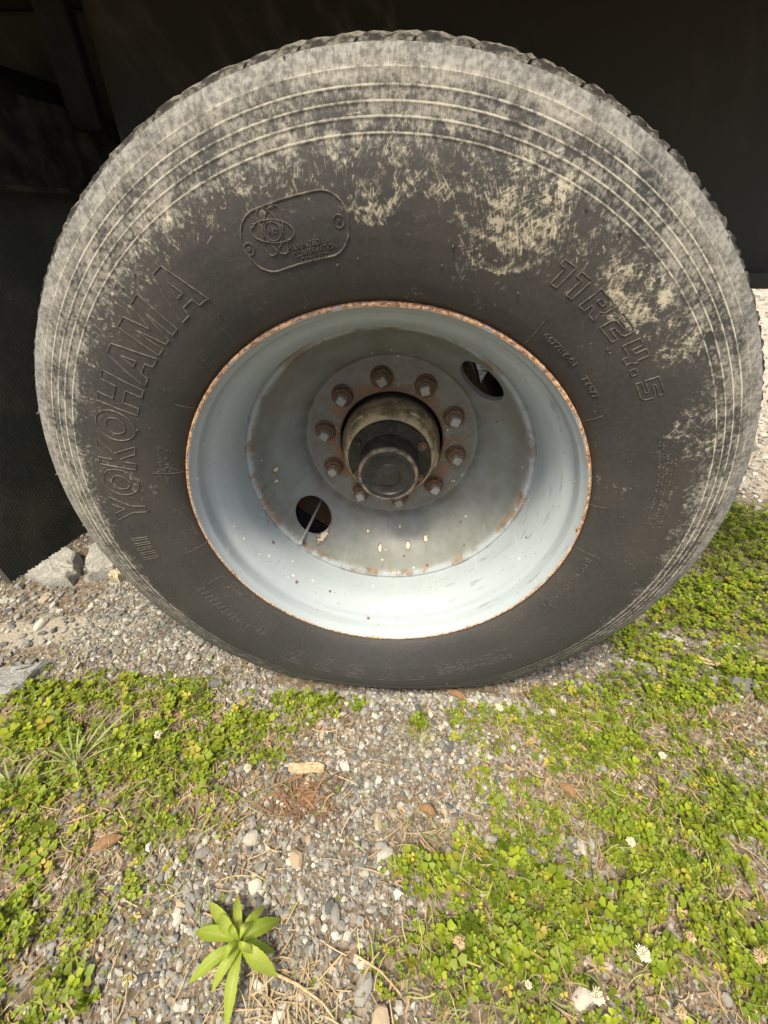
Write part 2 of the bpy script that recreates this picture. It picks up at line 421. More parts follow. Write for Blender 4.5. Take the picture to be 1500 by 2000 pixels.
M = dict(
    sidewall=mat_sidewall(), tread=mat_tread(), paint=mat_paint(), hub=mat_hub(),
    nut=mat_rust('rusted_nut_steel', (0.10, 0.060, 0.038), (0.19, 0.118, 0.075), (0.32, 0.23, 0.16), 140),
    stud=mat_rust('pale_worn_steel', (0.27, 0.27, 0.25), (0.40, 0.40, 0.37), (0.17, 0.11, 0.07), 160, 0.6),
    cap=mat_plain('black_oily_cap', (0.014, 0.013, 0.011), (0.042, 0.036, 0.028), 60, 0.5, 0.3),
    capface=mat_plain('black_cap_window', (0.018, 0.018, 0.018), (0.038, 0.037, 0.035), 90, 0.42, 0.15),
    caprim=mat_plain('worn_cap_edge', (0.05, 0.046, 0.038), (0.22, 0.19, 0.145), 70, 0.5, 0.3),
    drum=mat_rust('rusty_drum_iron', (0.10, 0.055, 0.032), (0.20, 0.12, 0.075), (0.26, 0.18, 0.13), 30),
    dull=mat_plain('inner_tyre_rubber', (0.02, 0.022, 0.022), (0.045, 0.046, 0.045), 20, 0.8, 0.3),
    valve=mat_plain('grey_valve_metal', (0.42, 0.43, 0.43), (0.55, 0.56, 0.56), 120, 0.45, 0.1, 0.3),
    unlit_black=mat_plain('unlit_black_steel', (0.010, 0.010, 0.008), (0.02, 0.019, 0.015), 20, 0.8, 0.2),  # hanger post steel, coloured near black so it looks unlit
    bracket=mat_plain('dusty_bracket_steel', (0.035, 0.03, 0.022), (0.12, 0.105, 0.075), 22, 0.85, 0.2),
    trailer=mat_trailer(), flap=mat_flap(), ground=mat_ground(),
    gravel=mat_stone(), leaf=mat_leaf('clover_green'),
    stone_pale=mat_stone('pale_stone', ((0.40, 0.375, 0.33), (0.56, 0.53, 0.47))),
    stone_grey=mat_stone('grey_stone', ((0.20, 0.195, 0.185), (0.34, 0.33, 0.31))),
    stone_dark=mat_stone('slate_stone', ((0.085, 0.09, 0.095), (0.16, 0.165, 0.17))),
    stone_tan=mat_stone('tan_stone', ((0.34, 0.26, 0.18), (0.46, 0.37, 0.26))),
    weed=mat_leaf('weed_green', False, (0.26, 0.36, 0.035), (0.42, 0.50, 0.08), 0.38),
    grass=mat_leaf('grass_green', False, (0.17, 0.25, 0.05), (0.33, 0.39, 0.14), 0.30),
    drygrass=mat_leaf('yellow_grass', False, (0.24, 0.25, 0.06), (0.36, 0.33, 0.12), 0.2),
    petal=mat_plain('clover_petal', (0.62, 0.58, 0.42), (0.80, 0.77, 0.64), 300, 0.7, 0.1),
    petal_old=mat_plain('faded_petal', (0.34, 0.21, 0.10), (0.62, 0.52, 0.34), 300, 0.8, 0.1),
    stem=mat_leaf('stem_green', False, (0.13, 0.17, 0.04), (0.20, 0.22, 0.07), 0.2),
    straw=mat_stone('dead_straw'),
    wood=mat_plain('weathered_wood', (0.34, 0.24, 0.14), (0.56, 0.43, 0.28), 120, 0.85, 0.8, dist=.002),
    deadleaf=mat_plain('dead_leaf_brown', (0.17, 0.095, 0.045), (0.30, 0.18, 0.09), 90, 0.8, 0.3),
)

# ------------------------------------------------------------------ ground
GPH = rng.uniform(0, 2 * PI, 12); GKX = rng.uniform(-16, 16, 12); GKY = rng.uniform(-16, 16, 12)
def gz(x, y):
    x = np.asarray(x, float); y = np.asarray(y, float)
    h = np.zeros_like(x + y)
    for i in range(12):
        h = h + 0.0016 * np.sin(GKX[i] * x + GKY[i] * y + GPH[i])
    w = np.exp(-((x / 0.38) ** 2 + ((y - 0.1) / 0.22) ** 2) * 1.5)
    return h * (1 - w) * np.clip(1.5 - np.hypot(x, y) / 6, 0, 1)

def axis_pts(lo, hi, step, far):
    a = list(np.arange(lo, hi + 1e-6, step)); s = step; v = hi
    up = []
    while v < far:
        s *= 1.35; v += s; up.append(v)
    s = step; v = lo; dn = []
    while v > -far:
        s *= 1.35; v -= s; dn.append(v)
    return np.array(dn[::-1] + a + up)
gx = axis_pts(-1.8, 2.2, 0.025, 400); gy = axis_pts(-1.2, 1.8, 0.025, 400)
GX, GY = np.meshgrid(gx, gy)
GZ = gz(GX, GY)
nx, ny = len(gx), len(gy)
gv = np.stack([GX, GY, GZ], -1).reshape(-1, 3)
idx = np.arange(nx * ny).reshape(ny, nx)
q = np.stack([idx[:-1, :-1], idx[:-1, 1:], idx[1:, 1:], idx[1:, :-1]], -1).reshape(-1, 4)
tri = np.concatenate([q[:, [0, 1, 2]], q[:, [0, 2, 3]]])
me = mesh_np('ground', gv, tri, None, True)
sand = np.exp(-(((gv[:, 0] + 0.98 + 0.5 * (gv[:, 1] - .12)) / 0.42) ** 2 + ((gv[:, 1] - 0.12 - 0.22 * (gv[:, 0] + .9)) / 0.055) ** 2))
sand += 0.7 * np.exp(-(((gv[:, 0] - 1.5) / 0.5) ** 2 + ((gv[:, 1] - 1.0) / 0.12) ** 2))
a = me.attributes.new('sand', 'FLOAT', 'POINT'); a.data.foreach_set('value', sand.astype(np.float32))
tag(link('ground', me, M['ground']), 'brown gravelly soil running from the foreground back under the trailer', 'ground', kind='structure')

# ------------------------------------------------------------------ tyre surface
D_PROF = [(0.3225, 0.010), (0.3245, 0.0045), (0.329, -0.001), (0.338, -0.008), (0.352, -0.014), (0.370, -0.0195), (0.390, -0.0240),
          (0.410, -0.0270), (0.430, -0.0283), (0.446, -0.0280), (0.458, -0.0268), (0.4640, -0.0258)]
def ringed():
    pr = list(D_PROF)
    base = [(0.4640, -0.0258), (0.4811, -0.0215), (0.4918, -0.0180), (0.5029, -0.0140), (0.5154, -0.0092), (0.524, -0.0060), (0.5314, -0.0028)]
    br = np.array([b[0] for b in base]); bd = np.array([b[1] for b in base])
    for i, rk in enumerate(RINGS):
        hgt = 0.0009 if i < 4 else 0.0004
        for dr, dh in ((-0.0045, 0.0), (-0.0018, 0.0001), (-0.0006, -hgt), (0.0004, -hgt), (0.0010, hgt * 0.9), (0.0032, hgt * 0.35)):
            pr.append((rk + dr, float(np.interp(rk + dr, br, bd)) + dh))
    pr = [p for i, p in enumerate(pr) if i == 0 or p[0] > pr[i - 1][0] + 1e-5]
    pr += [(0.5215, -0.0069), (0.5260, -0.0051), (0.5295, -0.0036), (0.5314, -0.0026)]
    return pr
SIDE = ringed()
def densify(pr):
    out = [pr[0]]
    for p in pr[1:]:
        q0 = out[-1]; k = max(1, int((p[0] - q0[0]) / 0.0032)) if 0.38 < p[0] < 0.47 else 1
        for j in range(1, k + 1): out.append((q0[0] + (p[0] - q0[0]) * j / k, q0[1] + (p[1] - q0[1]) * j / k))
    return out
fine_r = np.arange(0.352, 0.464, 0.0032)
cr = np.array([p[0] for p in SIDE]); cdp = np.array([p[1] for p in SIDE])
SIDE = densify(SIDE)
SR = np.array([p[0] for p in SIDE]); SD = np.array([p[1] for p in SIDE])
R_OUT = 0.549
def deform(P):
    """flatten the tyre where it stands on the ground and let the wall bulge there"""
    P = np.asarray(P, float).copy()
    x, y, z = P[:, 0], P[:, 1], P[:, 2]
    r = np.hypot(x, z); cs = np.where(r > 1e-9, -z / np.maximum(r, 1e-9), 0)
    lim = np.where(cs > 0.3, HZ / np.maximum(cs, 0.3), 9.0)
    k = 14.0
    m = -np.log(np.exp(-k * (np.minimum(lim, 1.2) - 0.5) / 0.05 * 0.2) + np.exp(-k * (R_OUT - 0.5) / 0.05 * 0.2)) / (k / 0.05 * 0.2) + 0.5
    m = np.minimum(np.minimum(m, lim), R_OUT)
    m = np.where(cs > 0.3, m, R_OUT)
    m = np.where(m > R_OUT - 0.0125, R_OUT - 0.0125 + (m - (R_OUT - 0.0125)) * 1.0, m)
    f = np.clip((r - 0.325) / (R_OUT - 0.325), 0, 1)
    kk = (m - 0.325) / (R_OUT - 0.325)
    nr = np.where(r > 0.325, 0.325 + (r - 0.325) * kk, r)
    bul = (1 - kk) * 0.08 * np.sin(PI * np.clip(f, 0, 1)) ** 1.2
    P[:, 0] = np.where(r > 0, x / np.maximum(r, 1e-9) * nr, x)
    P[:, 2] = np.where(r > 0, z / np.maximum(r, 1e-9) * nr, z)
    P[:, 1] = y - bul * np.sign(0.105 - y)
    return P

full = list(SIDE)
full += [(0.5300, 0.0010), (0.5295, 0.020), (0.5295, 0.070), (0.5300, 0.0715), (0.5480, 0.0725), (0.5485, 0.1375), (0.5300, 0.1385), (0.5295, 0.140), (0.5295, 0.190), (0.5300, 0.209)]
full += [(r, 0.21 - d) for r, d in SIDE[::-1]]
SEG = 840
V, Fc = lathe(full, SEG)
V = deform(np.array(V))
WB = Vector((0, 0.105, 0.0))                     # where the wheel stands
wheel = empty('truck_wheel', WB, 'dusty truck wheel with black lettered tyre and deep grey steel rim standing on the gravel', 'wheel')
OFF = (0, -0.105, HZ)
def wpart(name, me, mat, parent=None):
    if parent is None:
        return link(name, me, mat, wheel, OFF)
    return link(name, me, mat, parent)

me = mesh_py('tyre', V, [tuple(f) for f in Fc])
autosmooth(me, 50)
SMEAR = [(-0.02, 0.428, 0.02), (-0.005, 0.438, 0.02), (0.026, 0.448, 0.016), (0.056, 0.444, 0.02), (0.09, 0.448, 0.016), (0.131, 0.416, 0.036), (0.161, 0.42, 0.032), (0.174, 0.428, 0.028), (0.149, 0.403, 0.032), (0.113, 0.399, 0.024), (0.241, 0.372, 0.02), (0.262, 0.358, 0.024), (0.284, 0.343, 0.024), (0.303, 0.336, 0.02), (0.349, 0.291, 0.024), (0.399, 0.204, 0.02), (0.427, 0.168, 0.024), (0.329, 0.313, 0.02), (-0.095, 0.456, 0.022), (-0.146, 0.432, 0.022), (-0.18, 0.403, 0.022), (-0.254, 0.384, 0.026), (-0.231, 0.403, 0.022), (-0.301, 0.339, 0.020), (-0.344, 0.293, 0.02), (-0.398, 0.2, 0.016), (-0.432, 0.102, 0.02), (-0.374, 0.256, 0.016), (-0.054, 0.459, 0.022), (-0.122, 0.42, 0.012), (0.064, 0.463, 0.024), (-0.024, 0.459, 0.024), (0.211, 0.385, 0.016), (0.131, 0.444, 0.02), (0.015, 0.459, 0.024)]
sm = np.zeros(len(V))
for (sx, sz, sr) in SMEAR:
    sm = np.maximum(sm, (1.0 if sx > 0.1 else 0.72) * np.exp(-((V[:, 0] - sx) ** 2 + (V[:, 2] - sz) ** 2) / (sr * 1.0) ** 2))
sw = np.zeros(len(V))
rs = random.Random(5)
SWOOSH = [(-0.013, 0.438, 0.030, 0.9), (0.143, 0.412, 0.048, 1.0), (0.165, 0.424, 0.034, 1.0), (0.026, 0.446, 0.018, .8), (0.060, 0.443, 0.020, .8), (0.092, 0.444, 0.018, .8), (0.006, 0.458, 0.018, .6), (0.128, 0.440, 0.028, .9), (-0.064, 0.448, 0.020, .6), (-0.096, 0.444, 0.022, .6), (-0.128, 0.420, 0.018, .6), (0.275, 0.350, 0.032, 1.0), (0.300, 0.333, 0.024, 1.0), (0.250, 0.366, 0.02, .8), (0.345, 0.285, 0.020, .8), (0.405, 0.188, 0.022, .8), (0.425, 0.155, 0.018, .7), (-0.236, 0.395, 0.020, .6), (-0.285, 0.355, 0.020, .6), (-0.33, 0.31, 0.018, .6), (-0.40, 0.21, .016, .5), (0.205, 0.402, 0.022, .6), (0.04, 0.425, 0.03, .45), (0.42, 0.05, .02, .5)]
rV = np.hypot(V[:, 0], V[:, 2]); zone = np.where((rV > 0.375) & (rV < 0.475) & (V[:, 1] < 0.05))[0]
Z2 = V[zone][:, [0, 2]]; swz = np.zeros(len(zone))
for (sx, sz, sr, st) in SWOOSH:
    out = math.atan2(sz, sx); near = np.where((np.abs(Z2[:, 0] - sx) < sr * 2.2) & (np.abs(Z2[:, 1] - sz) < sr * 2.2))[0]
    for k in range(9):
        rad = sr * rs.uniform(0.55, 1.15); a0 = out + PI + rs.uniform(-1.5, -0.2); a1 = out + PI + rs.uniform(0.3, 1.6); sq = rs.uniform(0.7, 1.2)
        wd = rs.uniform(0.0012, 0.0034) * (1.3 if st > 0.95 else 1.0); cx = sx + rs.uniform(-.2, .2) * sr; cz = sz + rs.uniform(-.2, .2) * sr
        for j in range(34):
            tt = a0 + (a1 - a0) * j / 33; r_ = rad * (1 + 0.25 * math.sin(tt * 2 + k))
            du = r_ * math.cos(tt - out); dv = r_ * sq * math.sin(tt - out)
            px = cx + du * math.cos(out) - dv * math.sin(out); pz = cz + du * math.sin(out) + dv * math.cos(out)
            dd = (Z2[near, 0] - px) ** 2 + (Z2[near, 1] - pz) ** 2
            swz[near] = np.maximum(swz[near], st * (0.55 + 0.45 * math.sin(PI * j / 33)) * np.exp(-dd / (wd * wd * 1.6)))
sw[zone] = swz
a = me.attributes.new('swoosh', 'FLOAT', 'POINT'); a.data.foreach_set('value', sw.astype(np.float32))
a = me.attributes.new('smear', 'FLOAT', 'POINT'); a.data.foreach_set('value', sm.astype(np.float32))
tyre = wpart('tyre', me, M['sidewall'])

def on_wall(r, th, h):
    """points on the outer wall at radius r, angle th, raised by h"""
    r = np.asarray(r, float); th = np.asarray(th, float); h = np.asarray(h, float)
    d = np.interp(r, SR, SD)
    e = 0.002
    sl = (np.interp(r + e, SR, SD) - np.interp(r - e, SR, SD)) / (2 * e)
    nr = sl / np.sqrt(1 + sl ** 2); nd = -1 / np.sqrt(1 + sl ** 2)
    rr = r + nr * h; dd = d + nd * h
    return deform(np.stack([rr * np.cos(th), dd, rr * np.sin(th)], -1))

class Relief:
    edge_light_h = 0.0003
    """raised marks on the tyre wall; u runs clockwise along the arc, v outward"""
    def __init__(self): self.V = []; self.F = []; self.W = []; self.n = 0
    def _add(self, P, F, Wn):
        self.W.append(Wn); self.V.append(P); self.F += [tuple(i + self.n for i in f) for f in F]; self.n += len(P)
    def ridge(self, pts, th0, r0, w=0.0011, h=0.0011, closed=True, step=0.0025):
        pts = [np.array(p, float) for p in pts]
        out = []
        m = len(pts)
        for i in range(m if closed else m - 1):
            a, b = pts[i], pts[(i + 1) % m]
            k = max(1, int(np.hypot(*(b - a)) / step))
            for j in range(k): out.append(a + (b - a) * j / k)
        if not closed: out.append(pts[-1])
        Pn = np.array(out); n = len(Pn)
        if closed: T = np.roll(Pn, -1, 0) - np.roll(Pn, 1, 0)
        else: T = np.gradient(Pn, axis=0)
        T = T / np.maximum(np.hypot(T[:, 0], T[:, 1]), 1e-9)[:, None]
        N = np.stack([-T[:, 1], T[:, 0]], -1)
        rows = []
        for o, hh in ((-w, -0.0004), (-w * 0.35, h), (w * 0.35, h), (w, -0.0004)):
            Q = Pn + N * o
            rows.append(on_wall(r0 + Q[:, 1], th0 - Q[:, 0] / r0, np.full(n, hh)))
        P = np.stack(rows, 1).reshape(-1, 3)
        F = []
        for i in range(n if closed else n - 1):
            j = (i + 1) % n
            for k in range(3): F.append((i * 4 + k, i * 4 + k + 1, j * 4 + k + 1, j * 4 + k))
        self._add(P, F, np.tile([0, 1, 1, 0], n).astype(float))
    def text(self, s, th_mid, r0, size, h=0.0008, width=None):
        cu = bpy.data.curves.new('t', 'FONT'); cu.body = s; cu.size = 1.0; cu.align_x = 'CENTER'; cu.extrude = 0.5; cu.resolution_u = 2
        ob = bpy.data.objects.new('t', cu); COL.objects.link(ob)
        dg = bpy.context.evaluated_depsgraph_get()
        me = bpy.data.meshes.new_from_object(ob.evaluated_get(dg))
        P = np.array([v.co[:] for v in me.vertices]); F = [tuple(p.vertices) for p in me.polygons]
        bpy.data.objects.remove(ob); bpy.data.curves.remove(cu); bpy.data.meshes.remove(me)
        capH = 0.72
        sx = (width / (P[:, 0].max() - P[:, 0].min())) if width else size / capH
        Q = on_wall(r0 + P[:, 1] * size / capH, th_mid - P[:, 0] * sx / r0, np.where(P[:, 2] > 0, h, -0.0004))
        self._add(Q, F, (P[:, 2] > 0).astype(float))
    def build(self, name, label=None, kind=None):
        me = bpy.data.meshes.new(name)
        me.from_pydata(np.concatenate(self.V).tolist(), [], self.F); me.update()
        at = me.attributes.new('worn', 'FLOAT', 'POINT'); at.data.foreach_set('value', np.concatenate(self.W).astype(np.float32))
        o = wpart(name, me, M['sidewall'], tyre)
        if label: o['label'] = label
        if kind: o['kind'] = kind
        return o

def ell(cx, cy, a, b, rot=0, n=36, a0=0, a1=2 * PI):
    c, s = math.cos(rot), math.sin(rot); L = []
    full_c = abs(a1 - a0 - 2 * PI) < 1e-6
    for i in range(n if full_c else n + 1):
        t = a0 + (a1 - a0) * i / n
        x, y = a * math.cos(t), b * math.sin(t)
        L.append((cx + x * c - y * s, cy + x * s + y * c))
    return L
def rrect(hw, hh, rad, n=8):
    L = []
    for cx, cy, a0 in ((hw - rad, hh - rad, 0), (-hw + rad, hh - rad, 90), (-hw + rad, -hh + rad, 180), (hw - rad, -hh + rad, 270)):
        for i in range(n + 1):
            t = math.radians(a0 + 90 * i / n); L.append((cx + rad * math.cos(t), cy + rad * math.sin(t)))
    return L

GL = {  # bold block letters, unit box
    'Y': [[(0, 1), (.30, 1), (.5, .62), (.70, 1), (1, 1), (.64, .40), (.64, 0), (.36, 0), (.36, .40)]],
    'K': [[(0, 1), (.27, 1), (.27, .60), (.66, 1), (1, 1), (.55, .54), (1, 0), (.68, 0), (.37, .38), (.27, .28), (.27, 0), (0, 0)]],
    'H': [[(0, 1), (.28, 1), (.28, .62), (.72, .62), (.72, 1), (1, 1), (1, 0), (.72, 0), (.72, .38), (.28, .38), (.28, 0), (0, 0)]],
    'A': [[(.36, 1), (.64, 1), (1, 0), (.71, 0), (.66, .18), (.34, .18), (.29, 0), (0, 0)], [(.41, .38), (.59, .38), (.50, .72)]],
    'M': [[(0, 1), (.30, 1), (.5, .42), (.70, 1), (1, 1), (1, 0), (.77, 0), (.77, .66), (.58, 0), (.42, 0), (.23, .66), (.23, 0), (0, 0)]],
    '1': [[(.25, 1), (1, 1), (.82, 0), (.40, 0), (.54, .76), (.21, .76)]],
    'R': [[(.17, 1), (.78, 1), (1, .84), (.95, .50), (.78, .38), (.92, 0), (.58, 0), (.48, .34), (.36, .34), (.30, 0), (0, 0)], [(.42, .76), (.70, .76), (.67, .58), (.39, .58)]],
    '2': [[(.14, 1), (.84, 1), (1, .86), (.95, .56), (.80, .44), (.40, .42), (.36, .24), (.88, .24), (.84, 0), (0, 0), (.08, .50), (.22, .64), (.66, .66), (.68, .76), (.10, .76)]],
    '4': [[(.20, 1), (.50, 1), (.43, .50), (.62, .50), (.70, 1), (1, 1), (.93, .50), (1, .50), (.97, .26), (.89, .26), (.85, 0), (.55, 0), (.59, .26), (.06, .26)]],
    '.': [[(0, .26), (.9, .26), (.8, 0), (-.1, 0)]],
    '5': [[(.16, 1), (.98, 1), (.94, .76), (.42, .76), (.40, .64), (.82, .64), (.96, .52), (.90, .14), (.76, 0), (0, 0), (.04, .24), (.60, .24), (.62, .40), (.06, .40)]],
    '7': [[(.10, 1), (1, 1), (.96, .76), (.46, 0), (.10, 0), (.60, .76), (.06, .76)]],
    'T': [[(0, 1), (1, 1), (1, .76), (.65, .76), (.65, 0), (.35, 0), (.35, .76), (0, .76)]],
}
def word(letters, r_in, r_out, w=0.0011, h=0.0009):
    H = r_out - r_in; rm = r_in
    for ch, deg, ww in letters:
        rel = Relief()
        W = math.radians(ww) * (r_in + H / 2); th = math.radians(deg)
        if ch == 'O':
            rel.ridge(ell(0, H / 2, W / 2 * (r_in / (r_in + H / 2)), H / 2), th, rm, w, h)
            rel.ridge(ell(0, H / 2, W / 2 * 0.50, H * 0.25), th, rm, w, h)
        else:
            for poly in GL[ch]:
                rel.ridge([((px - .5) * W * (r_in / (r_in + H / 2)), py * H) for px, py in poly], th, rm, w, h)
        rel.build('letter')

def one(fn, name, label=None, kind=None):
    rel = Relief(); fn(rel); return rel.build(name, label, kind)
word([('Y', 177, 6.2), ('O', 169.8, 6.4), ('K', 162.9, 6.0), ('O', 156, 6.4), ('H', 148.8, 6.2), ('A', 141.3, 6.9), ('M', 133.6, 6.8), ('A', 125.1, 6.9)], 0.3865, 0.4370)
for i in range(5):
    for o_ in (0.0, 0.0042):
        one(lambda R: R.ridge([(o_, 0), (o_ - 0.002, 0.029)], math.radians(-174.2 + i * 1.45), 0.4040, 0.0010, 0.0011, False), 'moulded_bar')
word([('1', 62.0, 2.9), ('1', 58.8, 2.9), ('R', 54.0, 4.3), ('2', 48.6, 4.2), ('4', 43.5, 4.4), ('.', 39.8, 1.3), ('5', 35.5, 4.3)], 0.3920, 0.4162, 0.0010, 0.0009)
for tx, md, sz, wd in (('6677BY-01', 52.1, .0068, 9.2), ('TY577', 41.4, .0068, 5.9), ('REGROOVABLE', -21.0, .0090, 22)):
    one(lambda R: R.text(tx, math.radians(md), 0.3465, sz, 0.0011, math.radians(wd) * 0.349), 'small_lettering', kind='stuff')
# badge with crossing orbits
th0, r0 = math.radians(103.2), 0.4035
one(lambda R: R.ridge(rrect(0.0575, 0.0285, 0.0255), th0, r0, 0.0013, 0.0010), 'badge_outline', 'rounded badge outline moulded above the rim')
aC = (-(106.3 - 103.2) * PI / 180 * r0, 0.0065)
for rot, e0 in ((1.02, 0.3), (-0.30, 2.6), (-1.35, 4.6)):
    one(lambda R: R.ridge(ell(aC[0], aC[1], 0.0225, 0.0100, rot), th0, r0, 0.0008, 0.0009), 'orbit_ring')
    ex, ey = 0.0225 * math.cos(e0), 0.0100 * math.sin(e0)
    one(lambda R: R.ridge(ell(aC[0] + ex * math.cos(rot) - ey * math.sin(rot), aC[1] + ex * math.sin(rot) + ey * math.cos(rot), 0.0016, 0.0016, 0, 10), th0, r0, 0.0006, 0.0012, True, 0.001), 'orbit_dot')
one(lambda R: R.ridge(ell(aC[0], aC[1], 0.0085, 0.0085), th0, r0, 0.0008, 0.0009), 'badge_ring')
for dg_, rr_ in ((110.8, 0.404), (96.4, 0.4047)):
    u_ = -(dg_ - 103.2) * PI / 180 * r0
    one(lambda R: R.ridge(ell(u_, rr_ - r0, 0.0056, 0.0056, 0, 18), th0, r0, 0.0008, 0.0008, True, 0.0015), 'wear_mark_ring')
    one(lambda R: R.ridge(ell(u_, rr_ - r0, 0.0012, 0.0012, 0, 8), th0, r0, 0.0008, 0.0012, True, 0.0008), 'wear_mark_pip')
one(lambda R: R.text('MC\u00b2', math.radians(106.3), 0.4075, 0.0045, 0.0008, 0.011), 'small_lettering', kind='stuff')
for tx, md, rr_, wd in (('MAXIMIZED', 102.5, 0.3885, 5.4), ('CONSERVATION', 100.9, 0.3820, 7.3), ('CONCEPT', 101.4, 0.3755, 4.5)):
    one(lambda R: R.text(tx, math.radians(md), rr_, 0.0050, 0.0010, math.radians(wd) * 0.385), 'small_lettering', kind='stuff')
# worn marks low on the wall
word([('7', -118, 5.6), ('7', -108.5, 5.6), ('5', -98.5, 5.8), ('Y', -88.5, 5.8), ('T', -80, 5.4)], 0.3880, 0.4260, 0.0010, 0.00045)
w5 = Relief()
for dgr in np.arange(-72, -50, 2.1):
    for k in range(5):
        if random.random() < .75:
            w5.ridge([(-0.006, 0), (0.006, 0)], math.radians(dgr), 0.391 + k * 0.0062 + random.uniform(-.001, .001), 0.0008, 0.0008, False)
for dgr in np.arange(-154, -129, 1.7):
    for k in range(2):
        w5.ridge([(-0.002 + k * .003, 0), (0.002 + k * .003, 0.016)], math.radians(dgr), 0.376 + random.uniform(-.003, .003), 0.0008, 0.0008, False)
w5.build('worn_marks', kind='stuff')
one(lambda R: R.ridge(rrect(0.082, 0.0155, 0.007, 4), math.radians(-141.5), 0.3520, 0.0008, 0.0008), 'moulded_frame')
# columns of fine illegible print
w6 = Relief()
def fine(th_a, th_b, r0, hgt, seed):
    rn = random.Random(seed); dgr = th_a
    while dgr > th_b:
        wd = hgt * 0.7; th = math.radians(dgr)
        for k in range(rn.choice((2, 3))):
            p0 = (rn.choice((-.5, .5, 0)) * wd, rn.choice((0, .5, 1)) * hgt); p1 = (rn.choice((-.5, .5, 0)) * wd, rn.choice((0, .5, 1)) * hgt)
            if p0 != p1: w6.ridge([p0, p1], th, r0, 0.0005, 0.0007, False)
        dgr -= math.degrees(hgt * (1.0 if rn.random() < .85 else 2.0) / r0)
fine(169, 157, 0.3530, 0.0062, 1); fine(169, 157.5, 0.3415, 0.0070, 2)
for i, (a0, a1) in enumerate(((25, 3), (25, 8), (21, 2), (19, 8), (20, 3))): fine(a0, a1, 0.4010 + i * 0.0048, 0.0031, 10 + i)
w6.build('fine_print', kind='stuff')
w7 = Relief()
for k in range(16):
    w7.ridge([(0, 0), (random.uniform(-.004, .004), random.uniform(0.02, 0.042))], math.radians(12 + k * 22.5 + random.uniform(-5, 5)), 0.3265, 0.0005, 0.0007, False)
w7.build('mould_seams', kind='stuff')
w8 = Relief()
for k in range(60):
    rr_ = random.choice((0.368, 0.386, 0.450, 0.4585, 0.531, 0.4585)) + random.uniform(-.002, .002)
    w8.ridge(ell(0, 0, 0.0007, 0.0007, 0, 6), random.uniform(0, 2 * PI), rr_, 0.0007, random.uniform(0.0012, .003), True, 0.0006)
w8.build('vent_pips', kind='stuff')

# tread blocks round the shoulder
def block_mesh(k):
    rn = random.Random(k); sp = 2 * PI / 64 * 0.95; n = 10
    sec = [(0.5295, -0.0005), (0.5320, -0.0010), (0.5388, 0.0062), (0.5438, 0.0220), (0.5478, 0.0450), (0.5486, 0.0690), (0.5295, 0.0700)]
    notch = rn.randrange(3, 8)
    bm = bmesh.new(); rows = []
    for i in range(n + 1):
        a = -sp / 2 + sp * i / n
        jr = rn.uniform(-0.0018, 0.0004) - (0.0016 if i in (0, n) else 0) - (0.0020 if i == notch else 0)
        row = []
        for q_, (r, d) in enumerate(sec):
            wgt = (0, 0.2, 1.0, 0.8, 0.5, .4, 0)[q_]
            rr = r + jr * wgt + rn.uniform(-.0008, .0008) * wgt; dd = d + rn.uniform(-.0012, .0012) * wgt
            aa = a + d * 0.7
            row.append(bm.verts.new((rr * math.sin(aa), dd, rr * math.cos(aa))))
        rows.append(row)
    m = len(sec)
    for i in range(n):
        for j in range(m - 1): bm.faces.new((rows[i][j], rows[i][j + 1], rows[i + 1][j + 1], rows[i + 1][j]))
    bm.faces.new(rows[0][::-1]); bm.faces.new(rows[-1])
    bmesh.ops.recalc_face_normals(bm, faces=bm.faces)
    me = bm_mesh('tread_block', bm); me.materials.append(M['tread']); return me
bms = [block_mesh(100 + k) for k in range(6)]
for i in range(64):
    a = 2 * PI * i / 64
    if abs((a - PI + PI) % (2 * PI) - PI) < math.radians(28): continue       # those in the contact patch are pressed flat
    o = link('tread_block', bms[random.randrange(6)], None, tyre)
    o.rotation_euler = (0, a, 0)

# ------------------------------------------------------------------ rim
prof = [(0.3225, 0.0120), (0.3240, 0.0060), (0.3236, 0.0015), (0.3215, -0.0008), (0.3185, 0.0000), (0.3165, 0.0030), (0.3155, 0.0075), (0.3118, 0.0105),
        (0.3102, 0.0150), (0.3092, 0.0230), (0.3086, 0.0310), (0.3074, 0.0355), (0.3030, 0.0390), (0.2975, 0.0420), (0.2940, 0.0460), (0.2885, 0.0560),
        (0.2830, 0.0680), (0.2795, 0.0770), (0.2772, 0.0870), (0.2756, 0.1000), (0.2748, 0.1150), (0.2744, 0.1360), (0.2744, 0.165), (0.277, 0.175), (0.285, 0.19), (0.303, 0.203), (0.324, 0.2085), (0.3245, 0.2035), (0.30, 0.19), (0.27, 0.178)]
V, Fc = lathe(prof, 192)
rim = wpart('rim', autosmooth(mesh_py('rim', V, [f[::-1] for f in Fc]), 40), M['paint'])

# disc with two hand holes, cut out of a fine polar sheet
dprof = [(0.2745, 0.1400), (0.2730, 0.1392), (0.2708, 0.1388), (0.2684, 0.1402), (0.2662, 0.1450), (0.2638, 0.1550), (0.2605, 0.1690), (0.2555, 0.1840), (0.2480, 0.1995), (0.2400, 0.2130), (0.2300, 0.2250), (0.2160, 0.2410), (0.2040, 0.2560), (0.1965, 0.2670), (0.1925, 0.2745), (0.1895, 0.2795), (0.1855, 0.2812), (0.1800, 0.2810), (0.1600, 0.2815), (0.1300, 0.2815), (0.1180, 0.2815), (0.1165, 0.2830)]
V, Fc = lathe(dprof, 240)
bm = bmesh.new()
bv = [bm.verts.new(v) for v in V]
for f in Fc: bm.faces.new([bv[i] for i in f[::-1]])
bmesh.ops.recalc_face_normals(bm, faces=bm.faces)
me = bm_mesh('disc_raw', bm)
disc_tmp = link('disc_raw', me)
so = disc_tmp.modifiers.new('s', 'SOLIDIFY'); so.thickness = 0.010; so.offset = 0.0
